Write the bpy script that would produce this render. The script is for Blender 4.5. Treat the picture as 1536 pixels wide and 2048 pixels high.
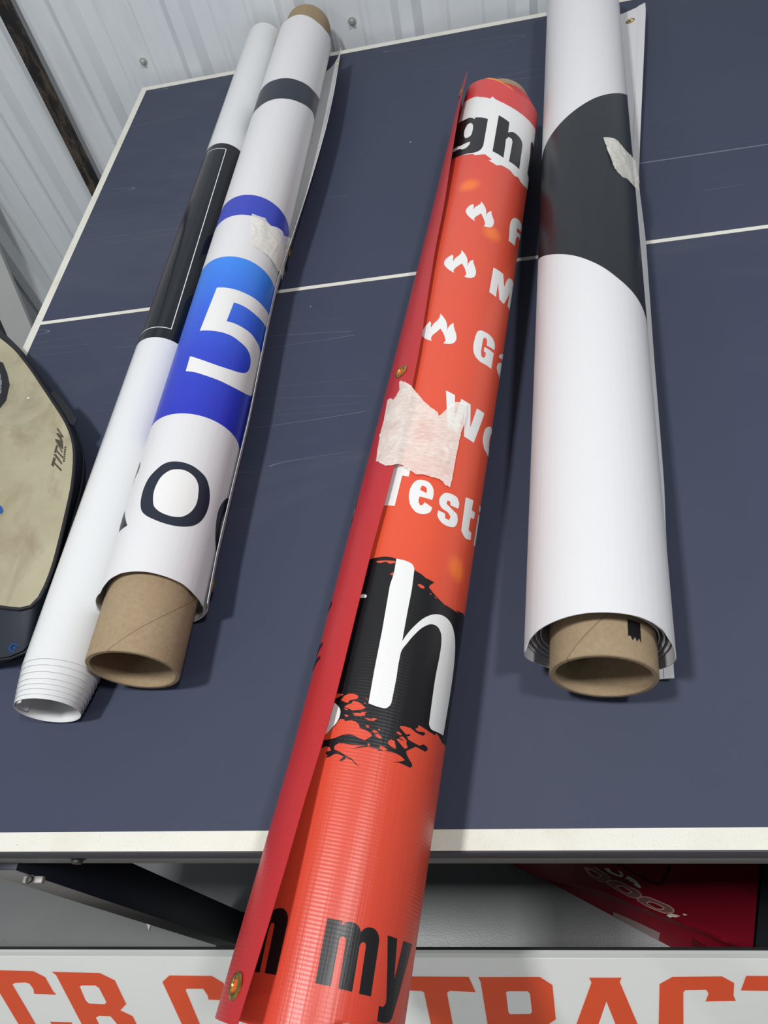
import bpy, bmesh, math, random
from math import sin, cos, pi, radians, sqrt, atan2
from mathutils import Vector, Matrix, noise
from mathutils.geometry import delaunay_2d_cdt
from mathutils.bvhtree import BVHTree

for o in list(bpy.data.objects):
    bpy.data.objects.remove(o, do_unlink=True)
scn = bpy.context.scene
col = scn.collection
H = 0.76                       # height of the table top; local heights below are measured from it

# ---------------------------------------------------------------- camera
cam = bpy.data.cameras.new('camera')
cam.sensor_fit = 'HORIZONTAL'; cam.sensor_width = 36.0; cam.lens = 1490.4 / 1536 * 36
cam.clip_start = 0.02
camo = bpy.data.objects.new('camera', cam); col.objects.link(camo)
camo.rotation_mode = 'XYZ'
camo.rotation_euler = (radians(35.8651), radians(10.4795), radians(1.9938))
camo.location = (0.70853, -0.13066, 0.65777 + H)
scn.camera = camo
# ---------------------------------------------------------------- world, lights, exposure
w = bpy.data.worlds.new('world'); scn.world = w; w.use_nodes = True
bg = w.node_tree.nodes['Background']; bg.inputs[0].default_value = (0.75, 0.85, 1.0, 1); bg.inputs[1].default_value = 0.25
vs = scn.view_settings
vs.view_transform = 'Standard'; vs.look = 'None'; vs.gamma = 1.0; vs.use_curve_mapping = False
vs.exposure = 0.0
LAMPS = [(-0.12, -0.22, 3.45, 54, 0.32), (1.72, -0.22, 3.45, 37, 0.32), (-2.2, -2.6, 3.45, 26, 0.6)]
for (x, y, z, p, L) in LAMPS:
    l = bpy.data.lights.new('ceiling_lamp', 'AREA'); l.shape = 'RECTANGLE'; l.size = 0.22; l.size_y = L
    l.energy = p; l.color = (1.0, 0.992, 0.985)
    lo = bpy.data.objects.new('ceiling_lamp', l); lo.location = (x, y, z); col.objects.link(lo)

# ---------------------------------------------------------------- outlines of the prints, in 0.1 mm on their surfaces
L_='printed_letter';K_='printed_fleck'
PR={'C':[('printed_flame','W',1,[(137,4376),(179,4314),(212,4246),(229,4173),(235,4087),(243,4163),(263,4207),(288,4239),(298,4180),(320,4130),(344,4068),(346,4006),(336,3954),(309,3917),(270,3899),(227,3901),(241,3940),(232,3982),(200,4063),(167,4131),(130,4075),(106,4035),(98,4002),(113,3957),(73,3990),(28,4044),(-12,4111),(-27,4170),(-19,4218),(8,4272),(43,4304),(58,4280),(62,4231),(65,4191),(80,4241),(113,4287),(138,4326)]),('printed_flame','W',1,[(24,3386),(75,3312),(107,3245),(125,3162),(131,3099),(140,3166),(158,3206),(183,3232),(192,3182),(216,3120),(240,3046),(243,2984),(230,2937),(193,2905),(153,2898),(121,2910),(136,2952),(123,3005),(98,3071),(62,3138),(27,3093),(-7,3044),(-18,3010),(0,2964),(-52,3007),(-110,3077),(-150,3148),(-158,3195),(-142,3254),(-108,3286),(-76,3310),(-59,3281),(-54,3229),(-49,3178),(-25,3240),(6,3281),(27,3332)]),('printed_flame','W',1,[(-61,2272),(-5,2193),(32,2118),(49,2044),(56,1971),(60,2045),(79,2091),(106,2126),(118,2066),(143,1998),(165,1931),(169,1871),(154,1825),(124,1800),(79,1792),(43,1797),(59,1837),(43,1896),(11,1969),(-23,2025),(-55,1978),(-95,1929),(-105,1882),(-90,1841),(-139,1869),(-195,1921),(-231,1972),(-238,2019),(-225,2082),(-195,2133),(-168,2174),(-147,2141),(-142,2089),(-134,2056),(-116,2114),(-79,2163),(-59,2223)]),(L_,'W',1,[(612,4386),(1020,4754),(1019,4643),(754,4374),(765,4307),(1020,4584),(1019,4467),(778,4211),(765,4021),(612,3934)]),(L_,'W',1,[(445,3251),(609,3294),(665,3120),(722,3333),(1018,3591),(1017,3495),(1018,3089),(825,2954),(841,3221),(720,2882),(612,2841),(548,3067),(551,2821),(446,2811)]),(L_,'W',1,[(417,2150),(476,2171),(549,2183),(613,2176),(656,2140),(668,2049),(535,2003),(528,2077),(504,2095),(480,2081),(471,2047),(470,1923),(474,1842),(487,1800),(512,1793),(533,1821),(538,1893),(506,1893),(505,1958),(667,2002),(663,1756),(555,1730),(489,1713),(425,1733),(384,1789),(369,1853),(368,1968),(376,2060),(390,2117)]),(L_,'W',1,[(792,2065),(803,2109),(868,2198),(1020,2345),(1018,2306),(1017,2257),(1018,2201),(1019,2233),(887,2137)]),(L_,'W',1,[(1018,2173),(1019,2199),(853,2039),(792,1958),(776,1883),(817,1861),(912,1893),(1018,1929),(1017,1999),(1019,2036),(1018,2085),(1017,2097)]),(L_,'W',1,[(168,1131),(268,1101),(310,806),(339,1084),(455,1076),(498,794),(542,1085),(668,1114),(574,648),(443,642),(395,952),(362,646),(256,666)]),(L_,'W',1,[(798,1045),(899,1121),(1018,1166),(1017,1071),(1018,1089),(1020,1135),(912,1013),(895,915),(940,869),(1019,904),(1018,966),(1018,1013),(1018,799),(894,748),(771,720),(722,769),(710,860),(732,961)]),(L_,'W',1,[(-373,228),(-15,97),(-17,0),(-83,12),(-90,-337),(-224,-314),(-242,42),(-357,91)]),(L_,'W',1,[(106,-25),(177,-35),(229,-91),(244,-161),(241,-221),(122,-213),(121,-269),(143,-310),(166,-295),(176,-265),(254,-300),(244,-353),(197,-391),(130,-394),(69,-342),(31,-255),(21,-154),(38,-77),(70,-35)]),('printed_counter','O',2,[(127,-85),(164,-101),(179,-162),(118,-143),(117,-108)]),(L_,'W',1,[(414,-76),(482,-77),(518,-130),(513,-190),(427,-200),(414,-161),(385,-166),(382,-204),(461,-237),(514,-253),(533,-315),(510,-392),(448,-425),(367,-420),(318,-370),(313,-309),(384,-313),(397,-361),(436,-359),(447,-318),(415,-289),(342,-269),(309,-219),(318,-141),(355,-93)]),(L_,'W',1,[(586,-13),(713,35),(710,-81),(785,-58),(781,-137),(710,-166),(706,-307),(770,-302),(779,-375),(658,-419),(598,-385),(592,-188)]),(L_,'W',1,[(1020,87),(1018,61),(1018,-284),(963,-305)]),(L_,'W',1,[(1011,191),(1018,159),(1019,109),(961,85)]),('printed_splash','K',1,[(-302,-914),(-172,-890),(-77,-880),(-8,-886),(33,-898),(130,-917),(200,-975),(271,-997),(314,-1018),(401,-1029),(370,-1064),(357,-1093),(407,-1128),(464,-1157),(541,-1180),(661,-1168),(876,-1093),(1019,-1058),(1018,-1430),(1019,-1834),(1019,-2242),(1020,-2247),(819,-2278),(755,-2258),(691,-2246),(682,-2269),(608,-2269),(538,-2263),(481,-2260),(481,-2280),(456,-2300),(491,-2307),(540,-2294),(567,-2295),(546,-2322),(505,-2325),(461,-2321),(417,-2305),(365,-2308),(329,-2316),(328,-2329),(366,-2352),(389,-2364),(417,-2351),(424,-2364),(396,-2377),(417,-2396),(464,-2403),(523,-2406),(566,-2382),(608,-2388),(618,-2404),(594,-2429),(528,-2427),(488,-2426),(448,-2457),(413,-2483),(422,-2506),(445,-2529),(484,-2560),(488,-2577),(468,-2592),(413,-2586),(362,-2584),(318,-2596),(354,-2582),(392,-2567),(416,-2551),(381,-2534),(334,-2525),(280,-2526),(227,-2531),(189,-2547),(204,-2530),(167,-2528),(122,-2527),(66,-2544),(3,-2565),(50,-2540),(99,-2524),(48,-2529),(-12,-2534),(-75,-2530),(-115,-2533),(-143,-2557),(-136,-2582),(-92,-2594),(-48,-2612),(19,-2636),(54,-2662),(89,-2685),(48,-2667),(21,-2646),(-28,-2631),(-42,-2654),(-67,-2664),(-74,-2652),(-56,-2642),(-52,-2627),(-95,-2612),(-127,-2615),(-163,-2639),(-201,-2647),(-184,-2629),(-206,-2614),(-201,-2600),(-163,-2591),(-178,-2569),(-213,-2559),(-265,-2577),(-312,-2591),(-325,-2461),(-326,-2265),(-333,-2022),(-307,-1407)]),(K_,'O',2,[(-260,-2513),(-200,-2506),(-151,-2494),(-98,-2468),(-45,-2457),(-5,-2462),(44,-2478),(84,-2486),(109,-2463),(131,-2443),(120,-2427),(75,-2409),(28,-2401),(14,-2373),(-12,-2357),(-54,-2350),(-100,-2361),(-112,-2347),(-146,-2347),(-159,-2364),(-175,-2403),(-219,-2442),(-281,-2463)]),(K_,'O',2,[(-254,-2190),(-210,-2171),(-166,-2148),(-209,-2141),(-254,-2140)]),(K_,'O',2,[(-176,-2196),(-158,-2160),(-119,-2141),(-78,-2139),(-43,-2150),(-34,-2169),(-52,-2182),(-83,-2189),(-106,-2198),(-106,-2214),(-137,-2211)]),(K_,'O',2,[(-135,-2250),(-111,-2230),(-77,-2216),(-73,-2196),(-32,-2200),(8,-2219),(40,-2242),(13,-2258),(-59,-2273),(-95,-2260)]),(K_,'O',2,[(-134,-2258),(-102,-2265),(-98,-2272),(-122,-2272)]),(K_,'O',2,[(-54,-2296),(-20,-2289),(19,-2288),(9,-2277),(61,-2270),(41,-2284),(52,-2298),(16,-2310),(-31,-2311)]),(K_,'O',2,[(-120,-2312),(-100,-2309),(-77,-2320),(-95,-2329)]),(K_,'O',2,[(46,-2322),(71,-2317),(102,-2320),(111,-2307),(145,-2308),(119,-2331),(82,-2333)]),(K_,'O',2,[(65,-2376),(82,-2370),(101,-2383),(86,-2390)]),(K_,'O',2,[(120,-2408),(140,-2396),(177,-2409),(144,-2418)]),(K_,'O',2,[(143,-2429),(175,-2420),(204,-2434),(200,-2450),(173,-2445)]),(K_,'O',2,[(255,-2459),(277,-2434),(306,-2441),(320,-2471),(328,-2494),(295,-2489),(266,-2478)]),(K_,'O',2,[(318,-2423),(336,-2414),(379,-2419),(382,-2415),(334,-2403),(364,-2387),(402,-2408),(403,-2431),(421,-2455),(398,-2473),(360,-2451)]),(K_,'O',2,[(305,-2374),(322,-2361),(349,-2372),(351,-2383),(326,-2383)]),(K_,'O',2,[(200,-2509),(217,-2499),(266,-2515),(242,-2529),(207,-2526)]),(K_,'O',2,[(108,-2511),(117,-2502),(133,-2510),(122,-2525)]),(K_,'O',2,[(167,-2379),(181,-2380),(181,-2391),(169,-2391)]),(K_,'O',2,[(19,-2161),(48,-2174),(34,-2175)]),(K_,'O',2,[(16,-2202),(33,-2200),(30,-2210)]),(K_,'O',2,[(-145,-925),(-69,-921),(26,-921),(30,-940),(-17,-953),(-55,-933),(-99,-946),(-136,-942)]),(K_,'O',2,[(2,-1055),(33,-1031),(35,-1064)]),(K_,'O',2,[(252,-1104),(276,-1093),(318,-1103),(316,-1124),(282,-1127)]),(K_,'O',2,[(373,-1145),(394,-1143),(387,-1156)]),(K_,'O',2,[(424,-1153),(452,-1162),(433,-1168)]),(K_,'O',2,[(597,-1175),(679,-1159),(766,-1149),(682,-1169)]),(L_,'W',3,[(33,-898),(128,-908),(175,-926),(203,-980),(213,-1143),(214,-1379),(217,-1644),(239,-1588),(295,-1481),(368,-1380),(454,-1313),(548,-1285),(656,-1302),(738,-1368),(795,-1480),(829,-1635),(836,-1887),(827,-2082),(819,-2219),(666,-2240),(606,-2237),(583,-2206),(575,-2015),(571,-1805),(579,-1637),(575,-1527),(552,-1446),(507,-1408),(447,-1409),(381,-1455),(308,-1555),(260,-1649),(227,-1724),(223,-1801),(228,-1979),(227,-2133),(219,-2185),(193,-2213),(145,-2217),(54,-2202),(45,-1913),(41,-1586),(26,-1181),(36,-1058)]),(L_,'W',3,[(-250,-1261),(-187,-1252),(-161,-1267),(-166,-1288),(-244,-1283)]),(L_,'W',3,[(-290,-2194),(-203,-2234),(-161,-2279),(-155,-2318),(-166,-2368),(-208,-2427),(-256,-2471),(-308,-2473),(-316,-2284)]),(L_,'K',1,[(-374,-3704),(-338,-3684),(-291,-3672),(-247,-3675),(-208,-3703),(-193,-3747),(-187,-4052),(-286,-4055),(-301,-3799),(-306,-3773),(-321,-3764),(-342,-3773),(-350,-3837),(-336,-4058),(-426,-4061),(-459,-3904),(-427,-3768)]),(L_,'K',1,[(82,-3679),(182,-3676),(184,-3706),(202,-3683),(238,-3671),(276,-3674),(303,-3691),(319,-3714),(342,-3686),(380,-3674),(424,-3682),(453,-3712),(462,-3769),(470,-4049),(381,-4050),(370,-3793),(365,-3772),(348,-3765),(331,-3779),(326,-3809),(332,-4048),(240,-4048),(231,-3793),(226,-3769),(205,-3762),(186,-3777),(186,-3805),(189,-4046),(90,-4048),(85,-3876)]),(L_,'K',1,[(521,-3691),(615,-3693),(638,-3853),(651,-3924),(659,-3882),(686,-3695),(829,-3693),(746,-3966),(696,-4132),(672,-4159),(628,-4171),(552,-4170),(547,-4087),(587,-4086),(601,-4070),(601,-4034),(563,-3865)]),('printed_band','W',1,[(-709,7368),(-717,7544),(-494,7269),(-389,7183),(-259,7084),(-184,7001),(-30,6879),(-1,6928),(52,6846),(125,6790),(221,6742),(320,6716),(441,6712),(568,6742),(716,6817),(926,7009),(1019,6730),(1020,5921),(1019,5616),(765,5326),(668,5274),(603,5293),(528,5233),(480,5251),(437,5268),(386,5263),(309,5263),(242,5219),(173,5260),(128,5292),(172,5320),(107,5380),(66,5425),(-1,5418),(-69,5421),(-101,5461),(-184,5496),(-317,5569),(-457,5678),(-717,6049)]),(L_,'K',2,[(-314,6547),(-243,6472),(-203,6407),(-197,6450),(-108,6393),(3,6315),(16,5717),(11,5602),(-14,5530),(-62,5494),(-187,5517),(-317,5569),(-536,5769),(-614,6025),(-441,5836),(-337,5763),(-302,5714),(-235,5687),(-194,5734),(-188,5818),(-282,5836),(-369,5868),(-576,6068),(-716,6660),(-718,6935),(-434,6629)]),('printed_counter','W',3,[(-257,6349),(-217,6282),(-195,6183),(-192,6059),(-204,5978),(-237,5954),(-287,5989),(-316,6049),(-338,6153),(-340,6279),(-312,6362)]),(L_,'K',2,[(142,6423),(307,6328),(317,6072),(384,6143),(466,6152),(549,6118),(583,6006),(593,5473),(403,5436),(405,5906),(384,5974),(334,5973),(307,5896),(308,5780),(317,5444),(155,5514)]),(L_,'K',2,[(796,6471),(1019,6678),(1019,5825),(823,5714),(820,6177)])],'B':[(L_,'W',2,[(26,3470),(155,3472),(267,3474),(404,3480),(549,3499),(695,3518),(859,3565),(928,3575),(918,3345),(754,3283),(592,3249),(449,3244),(348,3240),(287,3234),(261,2870),(357,2880),(467,2885),(597,2893),(708,2885),(828,2880),(918,2856),(1057,2853),(1056,2535),(1056,2276),(905,2103),(739,1982),(527,1904),(337,1893),(189,1908),(73,1940),(-55,1974),(-58,2225),(107,2148),(295,2108),(447,2129),(556,2171),(632,2223),(688,2290),(718,2383),(716,2471),(678,2562),(598,2615),(487,2635),(371,2656),(251,2659),(110,2657),(-30,2661)]),(L_,'N',1,[(150,621),(235,621),(324,607),(412,575),(490,531),(546,455),(585,361),(604,214),(589,101),(550,-4),(489,-83),(410,-135),(307,-165),(194,-161),(89,-129),(1,-84),(-67,-22),(-107,57),(-131,155),(-137,293),(-110,414),(-47,510),(19,580),(83,610)]),('printed_counter','W',2,[(180,520),(247,525),(319,506),(381,467),(428,399),(452,294),(459,182),(439,90),(395,8),(338,-45),(261,-65),(177,-54),(104,-19),(54,30),(22,112),(5,206),(10,311),(35,405),(81,470),(125,504)]),(L_,'N',1,[(967,592),(848,481),(795,387),(764,269),(770,167),(791,67),(854,-57),(1056,-162),(1056,-122),(1015,-5),(946,76),(920,185),(927,297),(1025,446),(1056,505),(1056,611)]),(L_,'N',1,[(-414,117),(-214,-160),(-366,-182),(-419,27)]),(L_,'N',1,[(-489,824),(-386,722),(-371,611),(-443,533),(-489,427),(-488,580),(-488,728)])],'D':[('printed_shape','K',1,[(-924,5817),(-750,5895),(-539,5898),(-321,5988),(-110,6131),(90,6312),(309,6527),(496,6746),(721,7057),(859,6474),(857,4537),(860,2474),(633,2365),(456,2452),(294,2542),(128,2676),(-29,2806),(-191,2947),(-376,3105),(-638,3354),(-924,3634),(-923,4657)])]}
TAPE={'C':[(-343,1266),(-306,1255),(-234,1193),(-161,1121),(-100,1044),(-82,1039),(-71,1011),(2,926),(79,854),(141,818),(163,795),(178,766),(197,786),(224,842),(264,924),(314,1000),(390,1030),(440,1035),(447,942),(445,788),(433,650),(429,520),(425,287),(425,72),(421,-23),(392,-13),(368,-28),(340,5),(287,21),(219,9),(163,23),(71,9),(17,46),(-31,86),(-87,118),(-155,96),(-235,103),(-395,229),(-417,375),(-460,659),(-454,790),(-492,1102),(-437,1090),(-370,1028),(-333,1062),(-307,1136)],'B':[(204,5095),(348,5090),(392,5113),(437,5067),(498,5027),(540,5067),(614,5102),(677,5120),(734,5086),(943,5345),(1056,5447),(1054,5077),(1057,4837),(1013,4477),(839,4380),(752,4351),(658,4369),(555,4420),(467,4415),(371,4416),(328,4437),(289,4500)],'D':[(189,5330),(260,5366),(387,5365),(542,5315),(857,5439),(856,5187),(856,4717),(858,4782),(633,4651),(520,4647),(439,4589),(355,4636),(289,4738),(233,5040)]}
SIGN={'C1':[(891,381),(1429,382),(1546,470),(1575,689),(1597,742),(1323,741),(1338,666),(1316,581),(1273,563),(1131,576),(1093,602),(1183,1243),(957,1255),(850,500)],'C1b':[(1379,1192),(1659,1185),(1652,1219),(1417,1231)],'B2':[(1654,382),(2238,383),(2386,487),(2424,854),(2324,958),(2452,1046),(2469,1201),(1778,1212),(1692,433)],'B2h':[(1935,594),(1973,580),(2127,574),(2164,609),(2192,835),(2158,866),(1968,862),(1943,814)],'B2h2':[(1990,1087),(2037,1059),(2181,1060),(2220,1163)],'C3':[(2949,490),(3056,389),(3542,379),(3653,479),(3669,738),(3426,741),(3431,677),(3400,576),(3208,584),(3191,603),(3236,1135),(3020,1147)],'T4':[(5532,523),(5596,319),(6299,292),(6350,506),(6090,496),(6056,527),(6069,985),(5839,997),(5820,528),(5797,512)],'R5':[(6396,293),(7003,268),(7120,374),(7127,858),(7060,922),(6432,966),(6414,360)],'R5h':[(6656,494),(6675,476),(6873,468),(6892,501),(6896,757),(6876,789),(6675,802),(6659,777)],'A6':[(7478,260),(7783,249),(7765,308),(7924,888),(7711,900),(7631,579),(7544,908),(7327,920),(7498,327)],'C7':[(8137,321),(8256,221),(8703,198),(8814,282),(8812,448),(8834,520),(8561,538),(8587,430),(8565,382),(8374,394),(8355,422),(8344,866),(8124,878)],'T8':[(8877,377),(8919,184),(9116,172),(9123,360)]}
GEN={'0a':[(692,957),(841,1083),(921,1075),(1016,1059),(1088,1023),(1097,976),(1071,913),(1019,845),(945,820),(794,844)],'0b':[(1063,857),(1081,928),(1155,1009),(1249,1054),(1378,1047),(1528,1050),(1588,1005),(1583,945),(1531,864),(1464,825),(1298,820),(1124,844)],'0bi':[(1214,913),(1288,989),(1446,965),(1406,885),(1341,859),(1258,885)],'0ai':[(712,925),(781,984),(960,977),(931,892),(855,875)],'0c':[(1553,851),(1580,931),(1650,1010),(1741,1045),(1978,1077),(2064,1047),(2072,989),(2019,905),(1945,857),(1707,813),(1579,819)],'0ci':[(1688,897),(1741,962),(1817,983),(1939,986),(1931,944),(1877,883),(1719,870)],'i':[(2003,845),(2051,924),(2083,943),(2182,982),(2130,899),(2086,879),(2059,842)],'dot':[(2190,1046),(2212,1077),(2254,1079),(2239,1043),(2212,1032)],'D':[(960,1174),(1033,1226),(1081,1181),(1196,1182),(1214,1219),(1161,1292),(1226,1283),(1263,1229),(1239,1161),(1155,1136),(1026,1133)],'A':[(1303,1275),(1353,1276),(1457,1259),(1552,1159),(1523,1129),(1433,1140),(1450,1177),(1398,1185),(1377,1167),(1346,1194),(1275,1171),(1313,1230)],'panel':[(1274,1411),(1699,1387),(1781,1449),(1790,1666),(1788,1850)],'strip':[(1309,141),(1442,-222),(2039,34),(2021,281)],'crease':[(53,119),(1007,537),(2271,813),(2962,921)],'vent':[(2413,602),(2451,208),(2904,666)],'blackedge':[(2801,2715),(2863,2275),(2905,1945),(3199,986)]}
BAG={'face':[(-551,7183),(117,6718),(469,6399),(850,5961),(1353,5329),(1701,4891),(1892,4578),(2007,4287),(2115,3823),(2178,3256),(2224,2733),(2215,2458),(2167,2225),(2070,2208),(1771,2268),(1391,2341)],'mid':[(-944,7725),(-225,7192),(263,6707),(681,6228),(1097,5728),(1552,5138),(1891,4589),(2015,4101),(2049,3724),(2062,3368),(2085,2896),(2107,2454),(2138,2095),(2099,1870),(1896,1796),(1436,1791)],'base':[(-1302,8128),(-551,7572),(-42,7064),(396,6564),(830,6042),(1306,5426),(1673,4808),(1789,4342),(1824,3949),(1838,3576),(1862,3083),(1928,2492),(1948,2066),(1853,1908),(1653,1803),(1254,1753)],'tag':[(1238,5482),(1257,5512),(1275,5497),(1494,5265),(1761,4935),(1757,4887),(1750,4833),(1615,4936),(1486,5074)],'tagtext':[(1313,5386),(1747,4939)],'titan':[[(1781,4136),(1769,4255),(1789,4243),(1797,4178),(1911,4071),(1911,4053),(1799,4159),(1809,4109)],[(1753,4305),(1772,4308),(1884,4174),(1887,4155)],[(1747,4347),(1733,4460),(1751,4442),(1758,4380),(1865,4271),(1867,4254),(1759,4365),(1766,4328)],[(1686,4561),(1702,4557),(1755,4538),(1802,4472),(1826,4396),(1763,4456),(1741,4480),(1832,4358),(1832,4347),(1696,4542)],[(1635,4765),(1651,4748),(1714,4668),(1756,4620),(1762,4604),(1733,4608),(1788,4516),(1790,4505),(1676,4648),(1668,4667),(1681,4668),(1745,4617),(1653,4733)]],'hole':[(-73,6341),(506,6027),(671,5781),(815,5527),(952,5150),(984,4889),(1007,4678),(725,4352)],'holei':[(137,5818),(611,5743),(723,5541),(851,5252),(906,5027),(943,4853),(554,4779)],'dot':[(1441,3411),(1446,3466),(1489,3434),(1514,3383),(1504,3343),(1466,3361)],'blue':[(1626,2166),(1775,2082),(1834,2061),(1818,2011),(1775,1956)],'ring':[(1905,1965)]}
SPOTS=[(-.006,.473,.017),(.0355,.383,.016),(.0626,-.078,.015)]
DSHAPE=[(-1350,5700),(-924,5817),(-750,5860),(-539,5898),(-321,5988),(-110,6131),(90,6312),(309,6527),(496,6746),(721,7057),(900,7380),(1300,7900),(1300,2080),(820,2270),(633,2365),(456,2452),(294,2542),(128,2676),(-29,2806),(-191,2947),(-376,3105),(-638,3354),(-924,3634),(-1350,4050)]
FBITS=[('K',[(-621,-1224),(-590,-1275),(-675,-1290),(-850,-1260),(-850,-1190)]),('K',[(-577,-1643),(-545,-1676),(-663,-1710),(-850,-1710),(-850,-1640)]),('K',[(-535,-1782),(-515,-1810),(-671,-1846),(-850,-1840),(-850,-1760)]),('W',[(-738,-6),(-708,-17),(-738,-117),(-850,-130),(-850,0)]),('W',[(-700,-160),(-665,-219),(-718,-319),(-850,-328),(-850,-150)])]
# ---------------------------------------------------------------- materials
def lin(c):
    return tuple((v / 12.92 if v <= 0.04045 else ((v + 0.055) / 1.055) ** 2.4) for v in (x / 255.0 for x in c)) + (1,)
class NT:
    def __init__(s, name):
        s.m = bpy.data.materials.new(name); s.m.use_nodes = True; s.t = s.m.node_tree
        s.b = s.t.nodes['Principled BSDF']; s.out = s.t.nodes['Material Output']
    def n(s, ty, **k):
        x = s.t.nodes.new(ty)
        for a, b in k.items():
            if a in x.inputs.keys(): x.inputs[a].default_value = b
            else: setattr(x, a, b)
        return x
    def l(s, a, b): s.t.links.new(a, b)
    def math(s, op, a, b=None, c=None):
        x = s.t.nodes.new('ShaderNodeMath'); x.operation = op
        for i, v in enumerate((a, b, c)):
            if v is None: continue
            if isinstance(v, (int, float)): x.inputs[i].default_value = v
            else: s.l(v, x.inputs[i])
        return x.outputs[0]
    def mix(s, f, a, b):
        x = s.t.nodes.new('ShaderNodeMix'); x.data_type = 'RGBA'
        for i, v in ((0, f), (6, a), (7, b)):
            if isinstance(v, (int, float)): x.inputs[i].default_value = v
            elif isinstance(v, tuple): x.inputs[i].default_value = v
            else: s.l(v, x.inputs[i])
        return x.outputs[2]
    def ramp(s, f, stops):
        x = s.t.nodes.new('ShaderNodeValToRGB'); e = x.color_ramp.elements
        while len(e) < len(stops): e.new(0.5)
        for q, (p, c) in zip(e, stops): q.position = p; q.color = c
        s.l(f, x.inputs[0]); return x.outputs[0]
    def noise(s, scale, detail=4, vec=None, rough=0.55, dist=0.0):
        x = s.n('ShaderNodeTexNoise'); x.inputs['Scale'].default_value = scale; x.inputs['Detail'].default_value = detail
        x.inputs['Roughness'].default_value = rough; x.inputs['Distortion'].default_value = dist
        if vec is not None: s.l(vec, x.inputs['Vector'])
        return x.outputs['Fac']
    def obj(s): return s.n('ShaderNodeTexCoord').outputs['Object']
    def uv(s):
        x = s.n('ShaderNodeSeparateXYZ'); s.l(s.n('ShaderNodeTexCoord').outputs['UV'], x.inputs[0]); return x.outputs[0], x.outputs[1]
    def scale(s, vec, v):
        x = s.n('ShaderNodeVectorMath', operation='MULTIPLY'); s.l(vec, x.inputs[0]); x.inputs[1].default_value = v; return x.outputs[0]
    def col(s, c):
        if isinstance(c, tuple): s.b.inputs['Base Color'].default_value = c
        else: s.l(c, s.b.inputs['Base Color'])
    def set(s, rough=0.5, metal=0.0, spec=0.5, coat=0.0):
        s.b.inputs['Roughness'].default_value = rough; s.b.inputs['Metallic'].default_value = metal
        s.b.inputs['Specular IOR Level'].default_value = spec; s.b.inputs['Coat Weight'].default_value = coat
    def bump(s, h, strength=0.3, dist=0.001):
        x = s.n('ShaderNodeBump'); x.inputs['Strength'].default_value = strength; x.inputs['Distance'].default_value = dist
        s.l(h, x.inputs['Height']); s.l(x.outputs[0], s.b.inputs['Normal'])
def simple(name, c, rough=0.5, metal=0.0, spec=0.5, nz=0.0, sc=40.0):
    t = NT(name)
    if nz:
        f = t.noise(sc, 5, t.obj())
        k = lin(c); a = tuple(v * (1 - nz) for v in k[:3]) + (1,); b = tuple(min(1, v * (1 + nz)) for v in k[:3]) + (1,)
        t.col(t.mix(f, a, b))
    else: t.col(lin(c))
    t.set(rough, metal, spec); return t.m
def weave(t, strength=0.16):
    # scrim of the banner: fine ribs along the roll and across it
    u, v = t.uv()
    a = t.math('SINE', t.math('MULTIPLY', u, 2 * pi / 0.0021))
    b = t.math('SINE', t.math('MULTIPLY', v, 2 * pi / 0.0026))
    x = t.n('ShaderNodeCombineXYZ'); t.l(t.math('MULTIPLY', u, 260.0), x.inputs[0]); t.l(t.math('MULTIPLY', v, 5.0), x.inputs[1])
    n = t.noise(1.0, 3, x.outputs[0])
    h = t.math('ADD', t.math('ADD', t.math('MULTIPLY', a, 0.07), t.math('MULTIPLY', b, 0.30)), t.math('MULTIPLY', n, 3.4))
    t.bump(h, strength, 0.0004)
    return u, v
def box01(t, v, a, b):
    return t.math('MULTIPLY', t.math('GREATER_THAN', v, a), t.math('LESS_THAN', v, b))

def vinyl(name, c, rough=0.38, st=0.16):
    t = NT(name); weave(t, st); t.col(lin(c)); t.set(rough, 0, 0.5); return t.m
WH = (214, 214, 216)
M = {}
M['W'] = vinyl('white_print', (222, 222, 221))
M['K'] = vinyl('black_print', (17, 16, 20), 0.36)
M['N'] = vinyl('dark_navy_print', (24, 32, 48), 0.38)
M['D'] = vinyl('blue_black_print', (19, 24, 32), 0.38)
M['white_vinyl'] = vinyl('white_banner_vinyl', WH, 0.42)
M['red_flap'] = vinyl('crimson_banner_vinyl', (180, 40, 44), 0.36, 0.2)
t = NT('orange_red_banner_vinyl'); u, v = weave(t, 0.2)
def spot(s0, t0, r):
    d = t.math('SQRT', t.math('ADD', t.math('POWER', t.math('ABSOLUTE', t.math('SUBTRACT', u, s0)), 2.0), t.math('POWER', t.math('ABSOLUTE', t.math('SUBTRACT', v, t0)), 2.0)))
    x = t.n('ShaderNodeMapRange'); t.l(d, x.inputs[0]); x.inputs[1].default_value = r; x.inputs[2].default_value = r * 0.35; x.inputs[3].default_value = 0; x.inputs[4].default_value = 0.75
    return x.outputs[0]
base = t.ramp(t.math('MULTIPLY_ADD', v, 0.8, 0.4), [(0.0, lin((194, 58, 42))), (0.35, lin((214, 80, 52))), (0.75, lin((210, 80, 58))), (0.95, lin((202, 60, 58)))])
c = base
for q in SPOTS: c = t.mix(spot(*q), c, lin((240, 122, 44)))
t.col(c); t.set(0.36, 0, 0.5); M['orange'] = t.m
t = NT('blue_and_white_banner_vinyl'); u, v = weave(t)
c = t.mix(box01(t, v, 0.5055, 0.5545), lin(WH), lin((46, 62, 176)))
g = t.ramp(t.math('MULTIPLY_ADD', v, 3.5, -0.45), [(0.0, lin((34, 46, 178))), (0.35, lin((40, 62, 190))), (0.62, lin((46, 92, 208))), (0.97, lin((52, 128, 226)))])
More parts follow.
